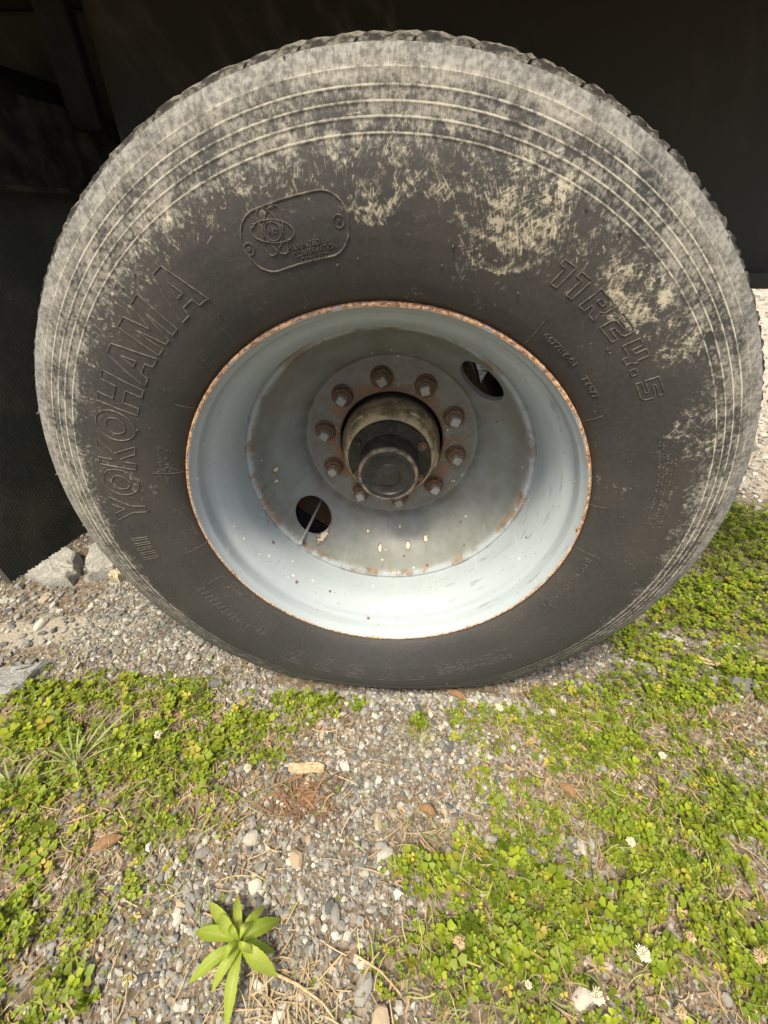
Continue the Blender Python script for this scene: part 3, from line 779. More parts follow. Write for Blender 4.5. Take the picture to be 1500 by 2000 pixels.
cutters = []
for deg in (44.0, 222.0):
    th = math.radians(deg); bm = bmesh.new()
    tang = Vector((-math.sin(th), 0, math.cos(th)))
    nrm = Vector((-0.64 * math.cos(th), -0.77, -0.64 * math.sin(th))).normalized()
    up = tang.cross(nrm).normalized()
    cr_ = 0.2385 if deg > 90 else 0.2345
    c = Vector((cr_ * math.cos(th), 0.2150, cr_ * math.sin(th)))
    bot = []; topv = []
    for i in range(40):
        t = 2 * PI * i / 40
        p = c + tang * (0.0490 * math.cos(t)) + up * ((0.0400 if deg > 90 else 0.0450) * math.sin(t))
        bot.append(bm.verts.new(p - nrm * 0.06)); topv.append(bm.verts.new(p + nrm * 0.06))
    for i in range(40):
        j = (i + 1) % 40; bm.faces.new((bot[i], bot[j], topv[j], topv[i]))
    bm.faces.new(bot[::-1]); bm.faces.new(topv)
    bmesh.ops.recalc_face_normals(bm, faces=bm.faces)
    cu = link('cut', bm_mesh('cut', bm)); cutters.append(cu)
    bo = disc_tmp.modifiers.new('b', 'BOOLEAN'); bo.operation = 'DIFFERENCE'; bo.object = cu; bo.solver = 'EXACT'
dg = bpy.context.evaluated_depsgraph_get(); dg.update()
me = bpy.data.meshes.new_from_object(disc_tmp.evaluated_get(dg))
for o in [disc_tmp] + cutters: bpy.data.objects.remove(o)
me.materials.clear()
disc = wpart('disc', autosmooth(me, 32), M['paint'])

# mating inner disc and inner wheel of the pair
innerV, innerF = lathe([(0.112, 0.2885), (0.185, 0.2885), (0.196, 0.2935), (0.2180, 0.3110), (0.2560, 0.380), (0.2685, 0.43)], 96)
# studs and nuts
def hex_ring(r, d, n, ph=0): return [(r * math.cos(2 * PI * i / n + ph), d, r * math.sin(2 * PI * i / n + ph)) for i in range(n)]
def stack_mesh(name, layers):
    """layers: (n, r, d, phase) from the disc outward; every layer resampled to 24 corners"""
    V = []; F = []
    N = 24
    for (n, r, d, ph) in layers:
        for i in range(N):
            a = 2 * PI * i / N
            if n: 
                w = 2 * PI / n; b = ((a - ph) % w) - w / 2
                rr = r * math.cos(PI / n) / math.cos(b)
            else: rr = r
            V.append((rr * math.cos(a), d, rr * math.sin(a)))
    L = len(layers)
    for k in range(L - 1):
        for i in range(N):
            j = (i + 1) % N
            F.append((k * N + i, k * N + j, (k + 1) * N + j, (k + 1) * N + i))
    F.append(tuple((L - 1) * N + i for i in range(N)))
    return autosmooth(mesh_py(name, V, F), 28)
nut_vars = []
for k in range(5):
    ph = random.uniform(0, 1.0)
    nut_vars.append((stack_mesh('lug_nut', [(0, 0.0235, 0.004, 0), (0, 0.0235, -0.0025, 0), (0, 0.0215, -0.0055, 0), (6, 0.0215, -0.0060, ph), (6, 0.0215, -0.0165, ph), (0, 0.0178, -0.0190, 0), (0, 0.0150, -0.0195, 0), (0, 0.0138, -0.0240, 0), (0, 0.0128, -0.0245, 0)]),
                     stack_mesh('stud_cap', [(4, 0.0128, -0.0235, ph), (4, 0.0126, -0.0355, ph), (4, 0.0112, -0.0372, ph), (0, 0.0050, -0.0376, 0)])))
for v in nut_vars: v[0].materials.append(M['nut']); v[1].materials.append(M['stud'])
for i in range(10):
    th = math.radians(98 - 36 * i); nm, sm_ = nut_vars[random.randrange(5)]
    o = link('lug_nut', nm, None, wheel, (0.1450 * math.cos(th), OFF[1] + 0.2790, HZ + 0.1450 * math.sin(th)))
    o.rotation_euler = (random.uniform(-.05, .05), random.uniform(0, 6), random.uniform(-.05, .05))
    s_ = link('stud_cap', sm_, None, o)

# hub and its oil cap
V, Fc = lathe([(0.1065, 0.330), (0.1060, 0.266), (0.1050, 0.260), (0.1030, 0.252), (0.1012, 0.240), (0.0985, 0.222), (0.0945, 0.212), (0.0905, 0.2065), (0.0870, 0.2045), (0.060, 0.2045)], 96)
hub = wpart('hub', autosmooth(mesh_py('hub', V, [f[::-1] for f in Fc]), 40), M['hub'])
V, Fc = lathe([(0.0835, 0.2040), (0.0850, 0.2020), (0.0850, 0.1965), (0.0835, 0.1945), (0.0700, 0.1940), (0.0600, 0.1925), (0.0572, 0.1860), (0.0565, 0.1500), (0.0558, 0.1440)], 96)
cap = wpart('hub_cap', autosmooth(mesh_py('hub_cap', V, [f[::-1] for f in Fc]), 35), M['cap'])
V, Fc = lathe([(0.0556, 0.1455), (0.0580, 0.1430), (0.0582, 0.1365), (0.0568, 0.1345), (0.0530, 0.1340), (0.0515, 0.1348)], 96)
wpart('cap_edge', autosmooth(mesh_py('cap_edge', V, [f[::-1] for f in Fc]), 35), M['caprim'], cap)
V, Fc = lathe([(0.0517, 0.1346), (0.0435, 0.1350), (0.0420, 0.1372), (0.0400, 0.1384), (0.0230, 0.1386), (0.0215, 0.1375), (0.0205, 0.1340), (0.0185, 0.1328), (0.0002, 0.1330)], 72)
wpart('cap_window', autosmooth(mesh_py('cap_window', V, [f[::-1] for f in Fc]), 35), M['capface'], cap)
bolt = stack_mesh('cap_bolt', [(0, 0.0095, 0.001, 0), (0, 0.0095, -0.0022, 0), (6, 0.0072, -0.0024, .3), (6, 0.0070, -0.0080, .3), (0, 0.0052, -0.0092, 0), (0, 0.0030, -0.0088, 0)])
bolt.materials.append(M['nut'])
boltb = bolt.copy(); boltb.materials.clear(); boltb.materials.append(M['cap'])
for i in range(6):
    th = math.radians(88 + 60 * i)
    link('cap_bolt', boltb if i in (0, 1) else bolt, None, cap, (0.0735 * math.cos(th), 0.1940, 0.0735 * math.sin(th)))
for i, dgr in enumerate((132, 58, -8)):       # raised pads cast on the hub
    th = math.radians(dgr); bm = bmesh.new()
    for v in ((-.016, -.001), ): pass
    rows = []
    for j in range(7):
        a = th + (j - 3) * 0.055
        rows.append([bm.verts.new((rr * math.cos(a), dd, rr * math.sin(a))) for rr, dd in ((0.1005, 0.246), (0.1045, 0.243), (0.1015, 0.224), (0.0960, 0.220))])
    for j in range(6):
        for k in range(3): bm.faces.new((rows[j][k], rows[j][k + 1], rows[j + 1][k + 1], rows[j + 1][k]))
    bm.faces.new(rows[0][::-1]); bm.faces.new(rows[-1])
    bmesh.ops.recalc_face_normals(bm, faces=bm.faces)
    wpart('cast_pad', bm_mesh('cast_pad', bm), M['hub'], hub)

def tube_mesh(name, pts, rads, n=10, cap_ends=True):
    pts = [Vector(p) for p in pts]; V = []; F = []
    for i, p in enumerate(pts):
        tg = (pts[min(i + 1, len(pts) - 1)] - pts[max(i - 1, 0)]).normalized()
        a = tg.orthogonal().normalized() if i == 0 else (a - tg * a.dot(tg)).normalized()
        b = tg.cross(a)
        for k in range(n):
            t = 2 * PI * k / n; V.append(p + (a * math.cos(t) + b * math.sin(t)) * rads[i])
    for i in range(len(pts) - 1):
        for k in range(n):
            l = (k + 1) % n; F.append((i * n + k, i * n + l, (i + 1) * n + l, (i + 1) * n + k))
    if cap_ends:
        F.append(tuple(range(n))[::-1]); F.append(tuple((len(pts) - 1) * n + k for k in range(n)))
    return autosmooth(mesh_py(name, V, F), 40)
def pol(r, deg, d): return (r * math.cos(math.radians(deg)), d, r * math.sin(math.radians(deg)))
wpart('valve_stem', tube_mesh('valve_stem', [pol(.2575, -137.6, .128), pol(.2570, -137.5, .134), pol(.2565, -137.4, .1345), pol(.256, -136.6, .175), pol(.255, -134.8, .26), pol(.252, -134, .31)], [.0042, .0042, .0032, .0032, .0032, .0032]), M['valve'])

# ------------------------------------------------------------------ inner wheel of the pair
iw = empty('inner_wheel', (0, 0.46, 0), 'dark inner wheel of the pair, glimpsed through the oval holes of the grey rim', 'wheel')
IO = (0, -0.46, HZ)
pr = [(0.3245, 0.315), (0.352, 0.298), (0.39, 0.2915), (0.43, 0.290), (0.47, 0.297), (0.52, 0.315), (0.5345, 0.325), (0.546, 0.35), (0.5485, 0.53), (0.5345, 0.547), (0.47, 0.58), (0.43, 0.587), (0.39, 0.585), (0.3245, 0.56)]
V, Fc = lathe(pr, 96); V = np.array(V); V[:, 1] -= 0.335; V = deform(V); V[:, 1] += 0.335
link('tyre', autosmooth(mesh_py('tyre', V, Fc), 40), M['dull'], iw, IO)
V, Fc = lathe([(0.324, 0.318), (0.30, 0.33), (0.285, 0.345), (0.272, 0.36), (0.2690, 0.42), (0.275, 0.48), (0.30, 0.53), (0.324, 0.55)], 96)
link('rim', autosmooth(mesh_py('rim', V, [f[::-1] for f in Fc]), 40), M['drum'], iw, IO)
innerF = [f for f in innerF if not (f[0] % 6 in (3, 4) and any(abs((f[0] // 6) * 360 / 96 + 1.9 - c_) < w_ for c_, w_ in ((47, 13), (222, 8.5))))]
link('disc', autosmooth(mesh_py('disc', innerV, [f[::-1] for f in innerF]), 40), M['drum'], iw, IO)
V, Fc = lathe([(0.12, 0.315), (0.196, 0.316), (0.205, 0.325), (0.2160, 0.40), (0.2180, 0.50), (0.224, 0.505), (0.224, 0.53), (0.05, 0.531)], 96)
link('brake_drum', autosmooth(mesh_py('brake_drum', V, [f[::-1] for f in Fc]), 40), M['drum'], iw, IO)

# ------------------------------------------------------------------ trailer
tr = empty('trailer', (0, 1.2, 0), 'black underside of the trailer above and behind the dusty wheel', 'trailer')
def tpart(name, boxes, mat, parent=None):
    bm = bmesh.new()
    for b in boxes: box_bm(bm, *b)
    return link(name, bm_mesh(name, bm), mat, parent or tr, (0, -1.2, 0) if parent is None else None)
tpart('deck', [(-3.5, 0.98, 0.02, 2.55, 1.300, 1.380, 0.01)], M['trailer'])
tpart('side_rail', [(-3.5, 0.98, -0.03, 0.015, 1.305, 1.475, 0.008)], M['trailer'])
tpart('wheel_well_wall', [(-0.62, 0.97, 0.640, 0.655, 0.777, 1.298, 0.004)], M['trailer'])
tpart('wall_lip', [(0.3, 0.96, 0.560, 0.6385, 0.780, 0.812, 0.006)], M['trailer'])
tpart('frame_rail', [(-3.4, 0.96, 0.86, 0.95, 0.86, 1.297, 0.01)], M['trailer'])
tpart('axle_beam', [(-0.065, 0.065, 0.62, 1.9, HZ - 0.065, HZ + 0.065, 0.012)], M['drum'])
# hanging post and tank to the left
bm = bmesh.new(); box_bm(bm, -0.695, -0.630, 0.60, 0.632, 1.06, 1.298, 0.006)
link('hanger_post', bm_mesh('hanger_post', bm), M['unlit_black'], tr, (0, -1.2, 0))
V, Fc = lathe([(0.001, 0.52), (0.10, 0.525), (0.145, 0.54), (0.165, 0.57), (0.168, 0.62), (0.168, 1.15), (0.15, 1.2), (0.001, 1.21)], 64)
link('air_tank', autosmooth(mesh_py('air_tank', V, [f[::-1] for f in Fc]), 40), M['dull'], tr, (-0.93, -1.2, 1.02))
tpart('back_panel', [(-3.0, -0.74, 1.30, 1.33, 0.86, 1.297, 0.005)], M['trailer'])
# mud flap with its bracket
tpart('flap_bracket', [(-0.722, -0.712, -0.05, 1.0, 0.952, 1.10, 0.003), (-0.712, -0.66, -0.05, 1.0, 0.952, 0.960, 0.002)], M['bracket'])
nr_, step = 110, 0.0060
V = []; F = []
zz = np.linspace(0.0, 1.0, 14)
cols = []
for i in range(nr_):
    y0 = -0.04 + i * step
    for o, dx in ((0, 0.0), (0.0010, 0.0026), (0.0030, 0.0026), (0.0040, 0.0)): cols.append((y0 + o, dx))
cols.append((-0.04 + nr_ * step, 0.0))
nc = len(cols)
for k, tq in enumerate(zz):
    for (yy, dx) in cols:
        zb = HZ - 0.153 - 0.235 * (yy + 0.04)
        zb += 0.0015 * math.sin(yy * 700) + 0.001 * math.sin(yy * 213)
        z = 0.958 + (zb - 0.958) * tq
        sway = -0.010 * math.sin(tq * 2.2 + 0.5) - 0.012 * tq * math.sin(yy * 7)
        V.append((-0.70 + dx + sway, yy, z))
n0 = len(V)
for k in range(len(zz) - 1):
    for j in range(nc - 1): F.append((k * nc + j, k * nc + j + 1, (k + 1) * nc + j + 1, (k + 1) * nc + j))
back = [(x - 0.009 if True else x, y, z) for (x, y, z) in V]
V2 = V + back
for k in range(len(zz) - 1):
    for j in range(nc - 1): F.append((n0 + k * nc + j, n0 + (k + 1) * nc + j, n0 + (k + 1) * nc + j + 1, n0 + k * nc + j + 1))
    F.append((k * nc, (k + 1) * nc, n0 + (k + 1) * nc, n0 + k * nc))
    F.append((k * nc + nc - 1, n0 + k * nc + nc - 1, n0 + (k + 1) * nc + nc - 1, (k + 1) * nc + nc - 1))
for j in range(nc - 1):
    b = (len(zz) - 1) * nc
    F.append((b + j, b + j + 1, n0 + b + j + 1, n0 + b + j))
o = link('mud_flap', mesh_py('mud_flap', V2, F), M['flap'], tr, (0, -1.2, 0))
o['label'] = 'black ribbed rubber mud flap hanging left of the wheel'

# ------------------------------------------------------------------ ground cover
CLOVER = [(-0.738, -0.141, 0.147, 0.064, 1), (-0.531, -0.073, 0.19, 0.041, 1), (-0.529, -0.179, 0.215, 0.078, 1), (-0.657, -0.256, 0.14, 0.101, 1), (-0.428, -0.267, 0.177, 0.057, 0.9), (-0.533, -0.374, 0.141, 0.078, 0.8), (-0.295, -0.126, 0.101, 0.064, 1), (-0.515, -0.471, 0.094, 0.061, 0.5), (-0.178, -0.041, 0.132, 0.043, 0.9), (-0.32, -0.31, 0.084, 0.044, 0.45), (-0.428, -0.374, 0.088, 0.039, 0.4), (0.296, -0.093, 0.123, 0.066, 0.8), (0.453, -0.081, 0.179, 0.089, 0.9), (0.688, -0.041, 0.182, 0.117, 0.8), (0.363, -0.205, 0.16, 0.062, 0.75), (0.613, -0.188, 0.16, 0.081, 0.8), (0.156, -0.291, 0.102, 0.038, 0.6), (0.09, -0.323, 0.063, 0.042, 0.8), (0.283, -0.332, 0.176, 0.054, 0.8), (0.471, -0.293, 0.181, 0.059, 0.7), (0.142, -0.444, 0.116, 0.057, 1), (0.257, -0.438, 0.155, 0.058, 1), (0.424, -0.4, 0.16, 0.069, 1), (0.577, -0.359, 0.099, 0.093, 0.8), (0.525, -0.456, 0.089, 0.03, 0.7), (0.065, -0.476, 0.037, 0.039, 0.5), (1.188, 0.653, 0.216, 0.205, 1), (0.85, 0.323, 0.209, 0.14, 1), (1.029, 0.342, 0.164, 0.182, 0.9), (0.669, 0.163, 0.081, 0.065, 0.8), (0.836, 0.113, 0.168, 0.075, 0.7), (0.079, -0.086, 0.023, 0.017, 0.7), (-0.099, -0.226, 0.03, 0.017, 0.3),
          (0.17, -0.035, 0.09, 0.03, .7), (0.02, -0.03, 0.05, 0.02, .6), (0.36, -0.02, 0.1, 0.04, .8), (-0.95, -0.25, 0.2, 0.15, .9), (-0.8, -0.45, 0.2, 0.15, .8), (0.95, -0.15, 0.2, 0.2, .8), (0.8, -0.4, .15, .15, .8), (0.3, -0.6, .4, .08, .8), (-0.5, -0.62, .2, .08, .6)]
def clover_density(x, y):
    d = np.zeros_like(x)
    for cx, cy, rx, ry, w in CLOVER:
        d = np.maximum(d, w * np.exp(-(((x - cx) / (rx * 1.12)) ** 2 + ((y - cy) / (ry * 1.12)) ** 2) ** 1.5 * 0.9))
    side = np.clip((np.abs(x - (-0.06 + 0.12 * y)) - 0.20) / 0.16, 0, 1) * np.clip((0.02 - y) / 0.06, 0, 1)
    return np.maximum(d, (0.60 + 0.12 * (x < 0)) * side)
pa = rng.uniform(0, 2 * PI, (8, 3))
def patch(x, y, k=1.0):
    v = np.zeros_like(x)
    for i in range(8):
        a = pa[i, 0]; f = (18 + 9 * i) * k
        v = v + np.sin((x * math.cos(a) + y * math.sin(a)) * f + pa[i, 1]) * np.sin((y * math.cos(a) - x * math.sin(a)) * f * 0.8 + pa[i, 2]) / (1 + i * 0.3)
    return v
def clear(x, y, m=0.0):
    """False where the tyre stands or other big things lie"""
    hit = (np.abs(x) < 0.27 + m) & (y > -0.002 - m) & (y < 0.62)
    return ~hit

def rot_mats(n):
    q_ = rng.normal(size=(n, 4)); q_ /= np.linalg.norm(q_, axis=1)[:, None]
    w, x, y, z = q_.T
    return np.stack([1 - 2 * (y * y + z * z), 2 * (x * y - z * w), 2 * (x * z + y * w), 2 * (x * y + z * w), 1 - 2 * (x * x + z * z), 2 * (y * z - x * w), 2 * (x * z - y * w), 2 * (y * z + x * w), 1 - 2 * (x * x + y * y)], -1).reshape(n, 3, 3)
g_ = (1 + 5 ** .5) / 2
ICO = np.array([(-1, g_, 0), (1, g_, 0), (-1, -g_, 0), (1, -g_, 0), (0, -1, g_), (0, 1, g_), (0, -1, -g_), (0, 1, -g_), (g_, 0, -1), (g_, 0, 1), (-g_, 0, -1), (-g_, 0, 1)], float)
ICO /= np.linalg.norm(ICO[0])
ICOF = np.array([(0, 11, 5), (0, 5, 1), (0, 1, 7), (0, 7, 10), (0, 10, 11), (1, 5, 9), (5, 11, 4), (11, 10, 2), (10, 7, 6), (7, 1, 8), (3, 9, 4), (3, 4, 2), (3, 2, 6), (3, 6, 8), (3, 8, 9), (4, 9, 5), (2, 4, 11), (6, 2, 10), (8, 6, 7), (9, 8, 1)])
PAL = np.array([(0.33, 0.31, 0.285), (0.24, 0.23, 0.215), (0.16, 0.16, 0.16), (0.42, 0.395, 0.35), (0.52, 0.49, 0.44), (0.30, 0.25, 0.20), (0.115, 0.12, 0.125), (0.36, 0.28, 0.22), (0.27, 0.26, 0.25), (0.21, 0.19, 0.165)])
PAL = PAL * np.array((0.96, 0.98, 0.97))
PALP = np.array([.20, .19, .14, .12, .07, .04, .07, .02, .11, .04])

def stones(x, y, rad, pal_p=PALP, sink=0.25):
    n = len(x)
    sc = rad[:, None] * np.stack([rng.uniform(0.8, 1.35, n), rng.uniform(0.65, 1.0, n), rng.uniform(0.45, 0.8, n)], -1)
    P = ICO[None] * (1 + rng.uniform(-0.28, 0.20, (n, 12, 1)))
    P = P * sc[:, None, :]
    # mostly lying flat: small random tilt after spin
    R1 = rot_mats(n)
    flat = rng.random(n) < 0.75
    a = rng.uniform(0, 2 * PI, n); c, s = np.cos(a), np.sin(a); t1 = rng.uniform(-.5, .5, n)
    Rz = np.zeros((n, 3, 3)); Rz[:, 0, 0] = c; Rz[:, 0, 1] = -s; Rz[:, 1, 0] = s; Rz[:, 1, 1] = c; Rz[:, 2, 2] = 1
    Rx = np.zeros((n, 3, 3)); Rx[:, 0, 0] = 1; Rx[:, 1, 1] = np.cos(t1); Rx[:, 1, 2] = -np.sin(t1); Rx[:, 2, 1] = np.sin(t1); Rx[:, 2, 2] = np.cos(t1)
    R = np.where(flat[:, None, None], Rz @ Rx, R1)
    P = np.einsum('nij,nkj->nki', R, P)
    z = gz(x, y) + rad * (0.5 - sink)
    P += np.stack([x, y, z], -1)[:, None]
    col = PAL[rng.choice(len(PAL), n, p=pal_p)] * rng.uniform(0.8, 1.2, (n, 1))
    C = np.ones((n, 12, 4)); C[:, :, :3] = col[:, None]
    T = ICOF[None] + (np.arange(n) * 12)[:, None, None]
    return P.reshape(-1, 3), T.reshape(-1, 3), C.reshape(-1, 4)

def sample(n, x0, x1, y0, y1): return rng.uniform(x0, x1, n), rng.uniform(y0, y1, n)
VV = []; TT = []; CC = []; base = 0
def push(P, T, C):
    global base
    VV.append(P); TT.append(T + base); CC.append(C); base += len(P)
# foreground
x, y = sample(70000, -0.85, 0.95, -0.72, 0.30)
cd = clover_density(x, y)
keep = (rng.random(len(x)) < np.clip(0.95 - 0.95 * cd + 0.22 * patch(x, y, .5), 0.06, 1)) & clear(x, y)
keep &= ~((np.abs(x) < 0.56) & (y > 0.24))
x, y = x[keep], y[keep]
rad = np.clip(rng.lognormal(math.log(0.0029), 0.48, len(x)), 0.0014, 0.0095)
push(*stones(x, y, rad))
# grit banked against the foot of the tyre
x = rng.uniform(-0.36, 0.36, 2600); y = -0.012 - np.abs(rng.normal(0, 0.022, 2600))
push(*stones(x, y, np.clip(rng.lognormal(math.log(0.0034), 0.5, len(x)), 0.0015, 0.010), PALP, 0.05))
# left behind the wheel, under the flap
x, y = sample(26000, -2.1, -0.40, -0.05, 1.3)
sd = np.exp(-(((x + 0.98 + 0.5 * (y - .12)) / 0.42) ** 2 + ((y - 0.12 - 0.22 * (x + .9)) / 0.05) ** 2))
keep = clear(x, y) & (rng.random(len(x)) < np.clip(0.75 + 0.25 * patch(x, y, .5) - 0.9 * sd, 0.03, 1)) & (clover_density(x, y) < 0.6)
x, y = x[keep], y[keep]
push(*stones(x, y, np.clip(rng.lognormal(math.log(0.0036), 0.55, len(x)), 0.0016, 0.016)))
# right and far side, paler and coarser
x, y = sample(9000, 0.6, 2.6, 0.05, 1.9)
keep = clear(x, y) & (clover_density(x, y) < 0.5)
x, y = x[keep], y[keep]
push(*stones(x, y, np.clip(rng.lognormal(math.log(0.007), 0.55, len(x)), 0.003, 0.05), np.array([.2, .1, .04, .25, .25, .04, .02, .04, .04, .02])))
x, y = sample(5000, 0.8, 7.0, 1.5, 8.0)
push(*stones(x, y, np.clip(rng.lognormal(math.log(0.016), 0.5, len(x)), 0.006, 0.06), np.array([.2, .05, .02, .3, .3, .02, .01, .06, .02, .02])))
x, y = sample(3500, -0.4, 0.9, 0.95, 4.0)
push(*stones(x, y, np.clip(rng.lognormal(math.log(0.010), 0.5, len(x)), 0.005, 0.04), np.array([.2, .05, .02, .3, .3, .02, .01, .06, .02, .02])))
me = mesh_np('gravel', np.concatenate(VV), np.concatenate(TT), np.concatenate(CC))
tag(link('gravel', me, M['gravel']), 'fine crushed grey gravel strewn over the brown soil', 'gravel', kind='stuff')

# larger stones one by one
def rock_mesh(seed, sub=2, amp=0.22, flat=0.6):
    rn = random.Random(seed); bm = bmesh.new()
    bmesh.ops.create_icosphere(bm, subdivisions=sub, radius=1.0)
    # facet by cutting with random planes
    planes = []
    for _ in range(9):
        n = Vector((rn.gauss(0, 1), rn.gauss(0, 1), rn.gauss(0, 1))).normalized(); planes.append((n, rn.uniform(0.55, 0.9)))
    for v in bm.verts:
        for n, dd in planes:
            k = v.co.dot(n)
            if k > dd: v.co -= n * (k - dd) * 0.9
        v.co *= 1 + rn.uniform(-amp, amp) * 0.25
        v.co.z *= flat
    return bm_mesh('stone', bm)
SV = [rock_mesh(300 + k, 2, 0.3, random.uniform(.5, .75)) for k in range(10)]
lib = {}
def stone_var(k, mat):
    if (k, mat) not in lib:
        me = SV[k].copy(); me.materials.append(M[mat]); lib[(k, mat)] = me
    return lib[(k, mat)]
LBL = {'stone_pale': 'pale', 'stone_grey': 'mid grey', 'stone_dark': 'dark slate', 'stone_tan': 'tan brown'}
def stone_place(px, py, rad):
    size = 'larger' if rad > 0.0105 else 'small'
    if px < -0.42 and py > -0.03: where = 'in the dirt behind the tyre, below the mud flap'
    elif py > -0.09: where = 'in the gravel close to the foot of the tyre'
    elif px < -0.34: where = 'among the clover on the left'
    elif px > 0.20: where = 'among the clover on the right'
    elif py > -0.30: where = 'in the bare gravel strip in front of the tyre'
    else: where = 'in the bare gravel of the lower foreground'
    return size, where
cnt = 0
placed = []
while cnt < 270:
    if cnt < 205:
        px, py = random.uniform(-0.62, 0.72), random.uniform(-0.52, 0.02)
        p = 0.95 - 0.85 * float(clover_density(np.array([px]), np.array([py]))[0])
        rad = min(0.019, random.lognormvariate(math.log(0.0078), 0.30))
    else:
        px, py = random.uniform(-1.5, -0.45), random.uniform(-0.02, 0.6); p = 0.9
        rad = min(0.024, random.lognormvariate(math.log(0.012), 0.35))
    if random.random() > p or not clear(np.array([px]), np.array([py]), 0.01)[0]: continue
    if any((px - a) ** 2 + (py - b) ** 2 < (rad + c) ** 2 * 0.8 for a, b, c in placed): continue
    placed.append((px, py, rad))
    mt = random.choices(('stone_pale', 'stone_grey', 'stone_dark', 'stone_tan'), (0.34, 0.38, 0.17, 0.11))[0]
    o = link('stone', stone_var(random.randrange(10), mt))
    o.location = (px, py, float(gz(px, py)) + rad * 0.22)
    o.scale = (rad * random.uniform(.9, 1.4), rad * random.uniform(.65, 1.0), rad * random.uniform(.7, 1.0))
    o.rotation_euler = (random.uniform(-.3, .3), random.uniform(-.3, .3), random.uniform(0, 6.28))
    sz_, wh_ = stone_place(px, py, rad)
    tag(o, f'{sz_} {LBL[mt]} stone {wh_}', 'stone', f'{sz_} {LBL[mt]} stones {wh_}'); cnt += 1

def prism_rock(name, outline, h, loc, mat, label, seed, tilt=(0, 0)):
    """broken slab: outline in ground metres, chipped edges, uneven top"""
    rn = random.Random(seed); bm = bmesh.new()
    pts = []
    for i in range(len(outline)):
        a, b = Vector(outline[i]), Vector(outline[(i + 1) % len(outline)])
        for j in range(4): pts.append(a.lerp(b, j / 4) + Vector((rn.uniform(-1, 1), rn.uniform(-1, 1))) * 0.005)
    c = sum(pts, Vector((0, 0))) / len(pts)
    lev = [(-0.02, 1.02), (h * 0.45, 1.03), (h * 0.82, 0.99), (h * 0.97, 0.93), (h, 0.75), (h * 1.02, 0.45)]
    rows = []
    for z, s in lev:
        rows.append([bm.verts.new(((c + (p - c) * s).x + rn.uniform(-.002, .002), (c + (p - c) * s).y + rn.uniform(-.002, .002), z + rn.uniform(-.004, .004))) for p in pts])
    n = len(pts)
    for k in range(len(lev) - 1):
        for i in range(n): bm.faces.new((rows[k][i], rows[k][(i + 1) % n], rows[k + 1][(i + 1) % n], rows[k + 1][i]))
    top = bm.verts.new((c.x, c.y, h * 1.03))
    for i in range(n): bm.faces.new((rows[-1][i], rows[-1][(i + 1) % n], top))
    bmesh.ops.recalc_face_normals(bm, faces=bm.faces)
    me = bm_mesh(name, bm); autosmooth(me, 24); me.materials.append(mat)
    o = link(name, me); o.location = (loc[0], loc[1], float(gz(loc[0], loc[1]))); o.rotation_euler = (tilt[0], tilt[1], 0)
    return tag(o, label, 'rock')
def mat_rock(name, a, b):
    t = NT(name); P = t.coord('Object')
    n1 = t.noise(P, 30, 5, 0.7); n2 = t.noise(P, 160, 5, 0.7); x, y, z = t.sep(P)
    lay = t.noise(t.comb(t.mul(t.add(x, y), 40), t.mul(t.sub(x, y), 220), t.mul(z, 200)), 1.0, 4, 0.6)
    col = t.mix(t.ramp(n1, 0.3, 0.7), a, b); col = t.mix(t.ramp(n2, 0.35, 0.65, 0.45, 0), col, (0.08, 0.078, 0.072))
    col = t.mix(t.ramp(n2, 0.60, 0.75, 0, 0.6), col, (0.55, 0.53, 0.48)); col = t.mix(t.ramp(lay, 0.6, 0.72, 0, 0.4), col, (0.5, 0.48, 0.43))
    return t.finish(col, 0.9, t.bump(t.add(t.add(n1, n2), t.mul(lay, .6)), 0.9, 0.006), 0, 0.25)
rockgrey = mat_rock('rough_grey_rock', (0.40, 0.39, 0.365), (0.56, 0.545, 0.51))
rockblue = mat_rock('blue_grey_slab', (0.27, 0.285, 0.28), (0.42, 0.43, 0.42))
yellow = mat_stone('yellowish_rock', ((0.50, 0.44, 0.30), (0.55, 0.48, 0.33)))
prism_rock('rock', [(-0.115, 0.015), (-0.06, 0.085), (0.02, 0.075), (0.075, 0.0), (0.085, -0.055), (-0.02, -0.055), (-0.07, -0.035)], 0.040, (-1.055, 0.335), rockgrey, 'flat grey broken rock under the lower edge of the mud flap', 21, (0.10, -0.05))
prism_rock('rock', [(-0.07, 0.055), (0.02, 0.085), (0.075, 0.035), (0.06, -0.045), (0.005, -0.075), (-0.03, -0.03)], 0.050, (-0.922, 0.372), rockgrey, 'blocky grey rock between the mud flap and the tyre', 22, (0.06, 0.04))
prism_rock('rock', [(-0.02, 0.012), (0.008, 0.022), (0.026, 0.004), (0.012, -0.018), (-0.018, -0.014)], 0.026, (-0.845, 0.318), yellow, 'small yellowish rock touching the left of the tyre', 23)
prism_rock('rock', [(-0.16, 0.012), (-0.02, 0.030), (0.055, 0.055), (0.040, 0.0), (0.018, -0.050), (-0.05, -0.038), (-0.16, -0.03)], 0.022, (-0.905, -0.040), rockblue, 'blue-grey stone slab at the left edge beside the clover', 24, (0.10, 0.03))

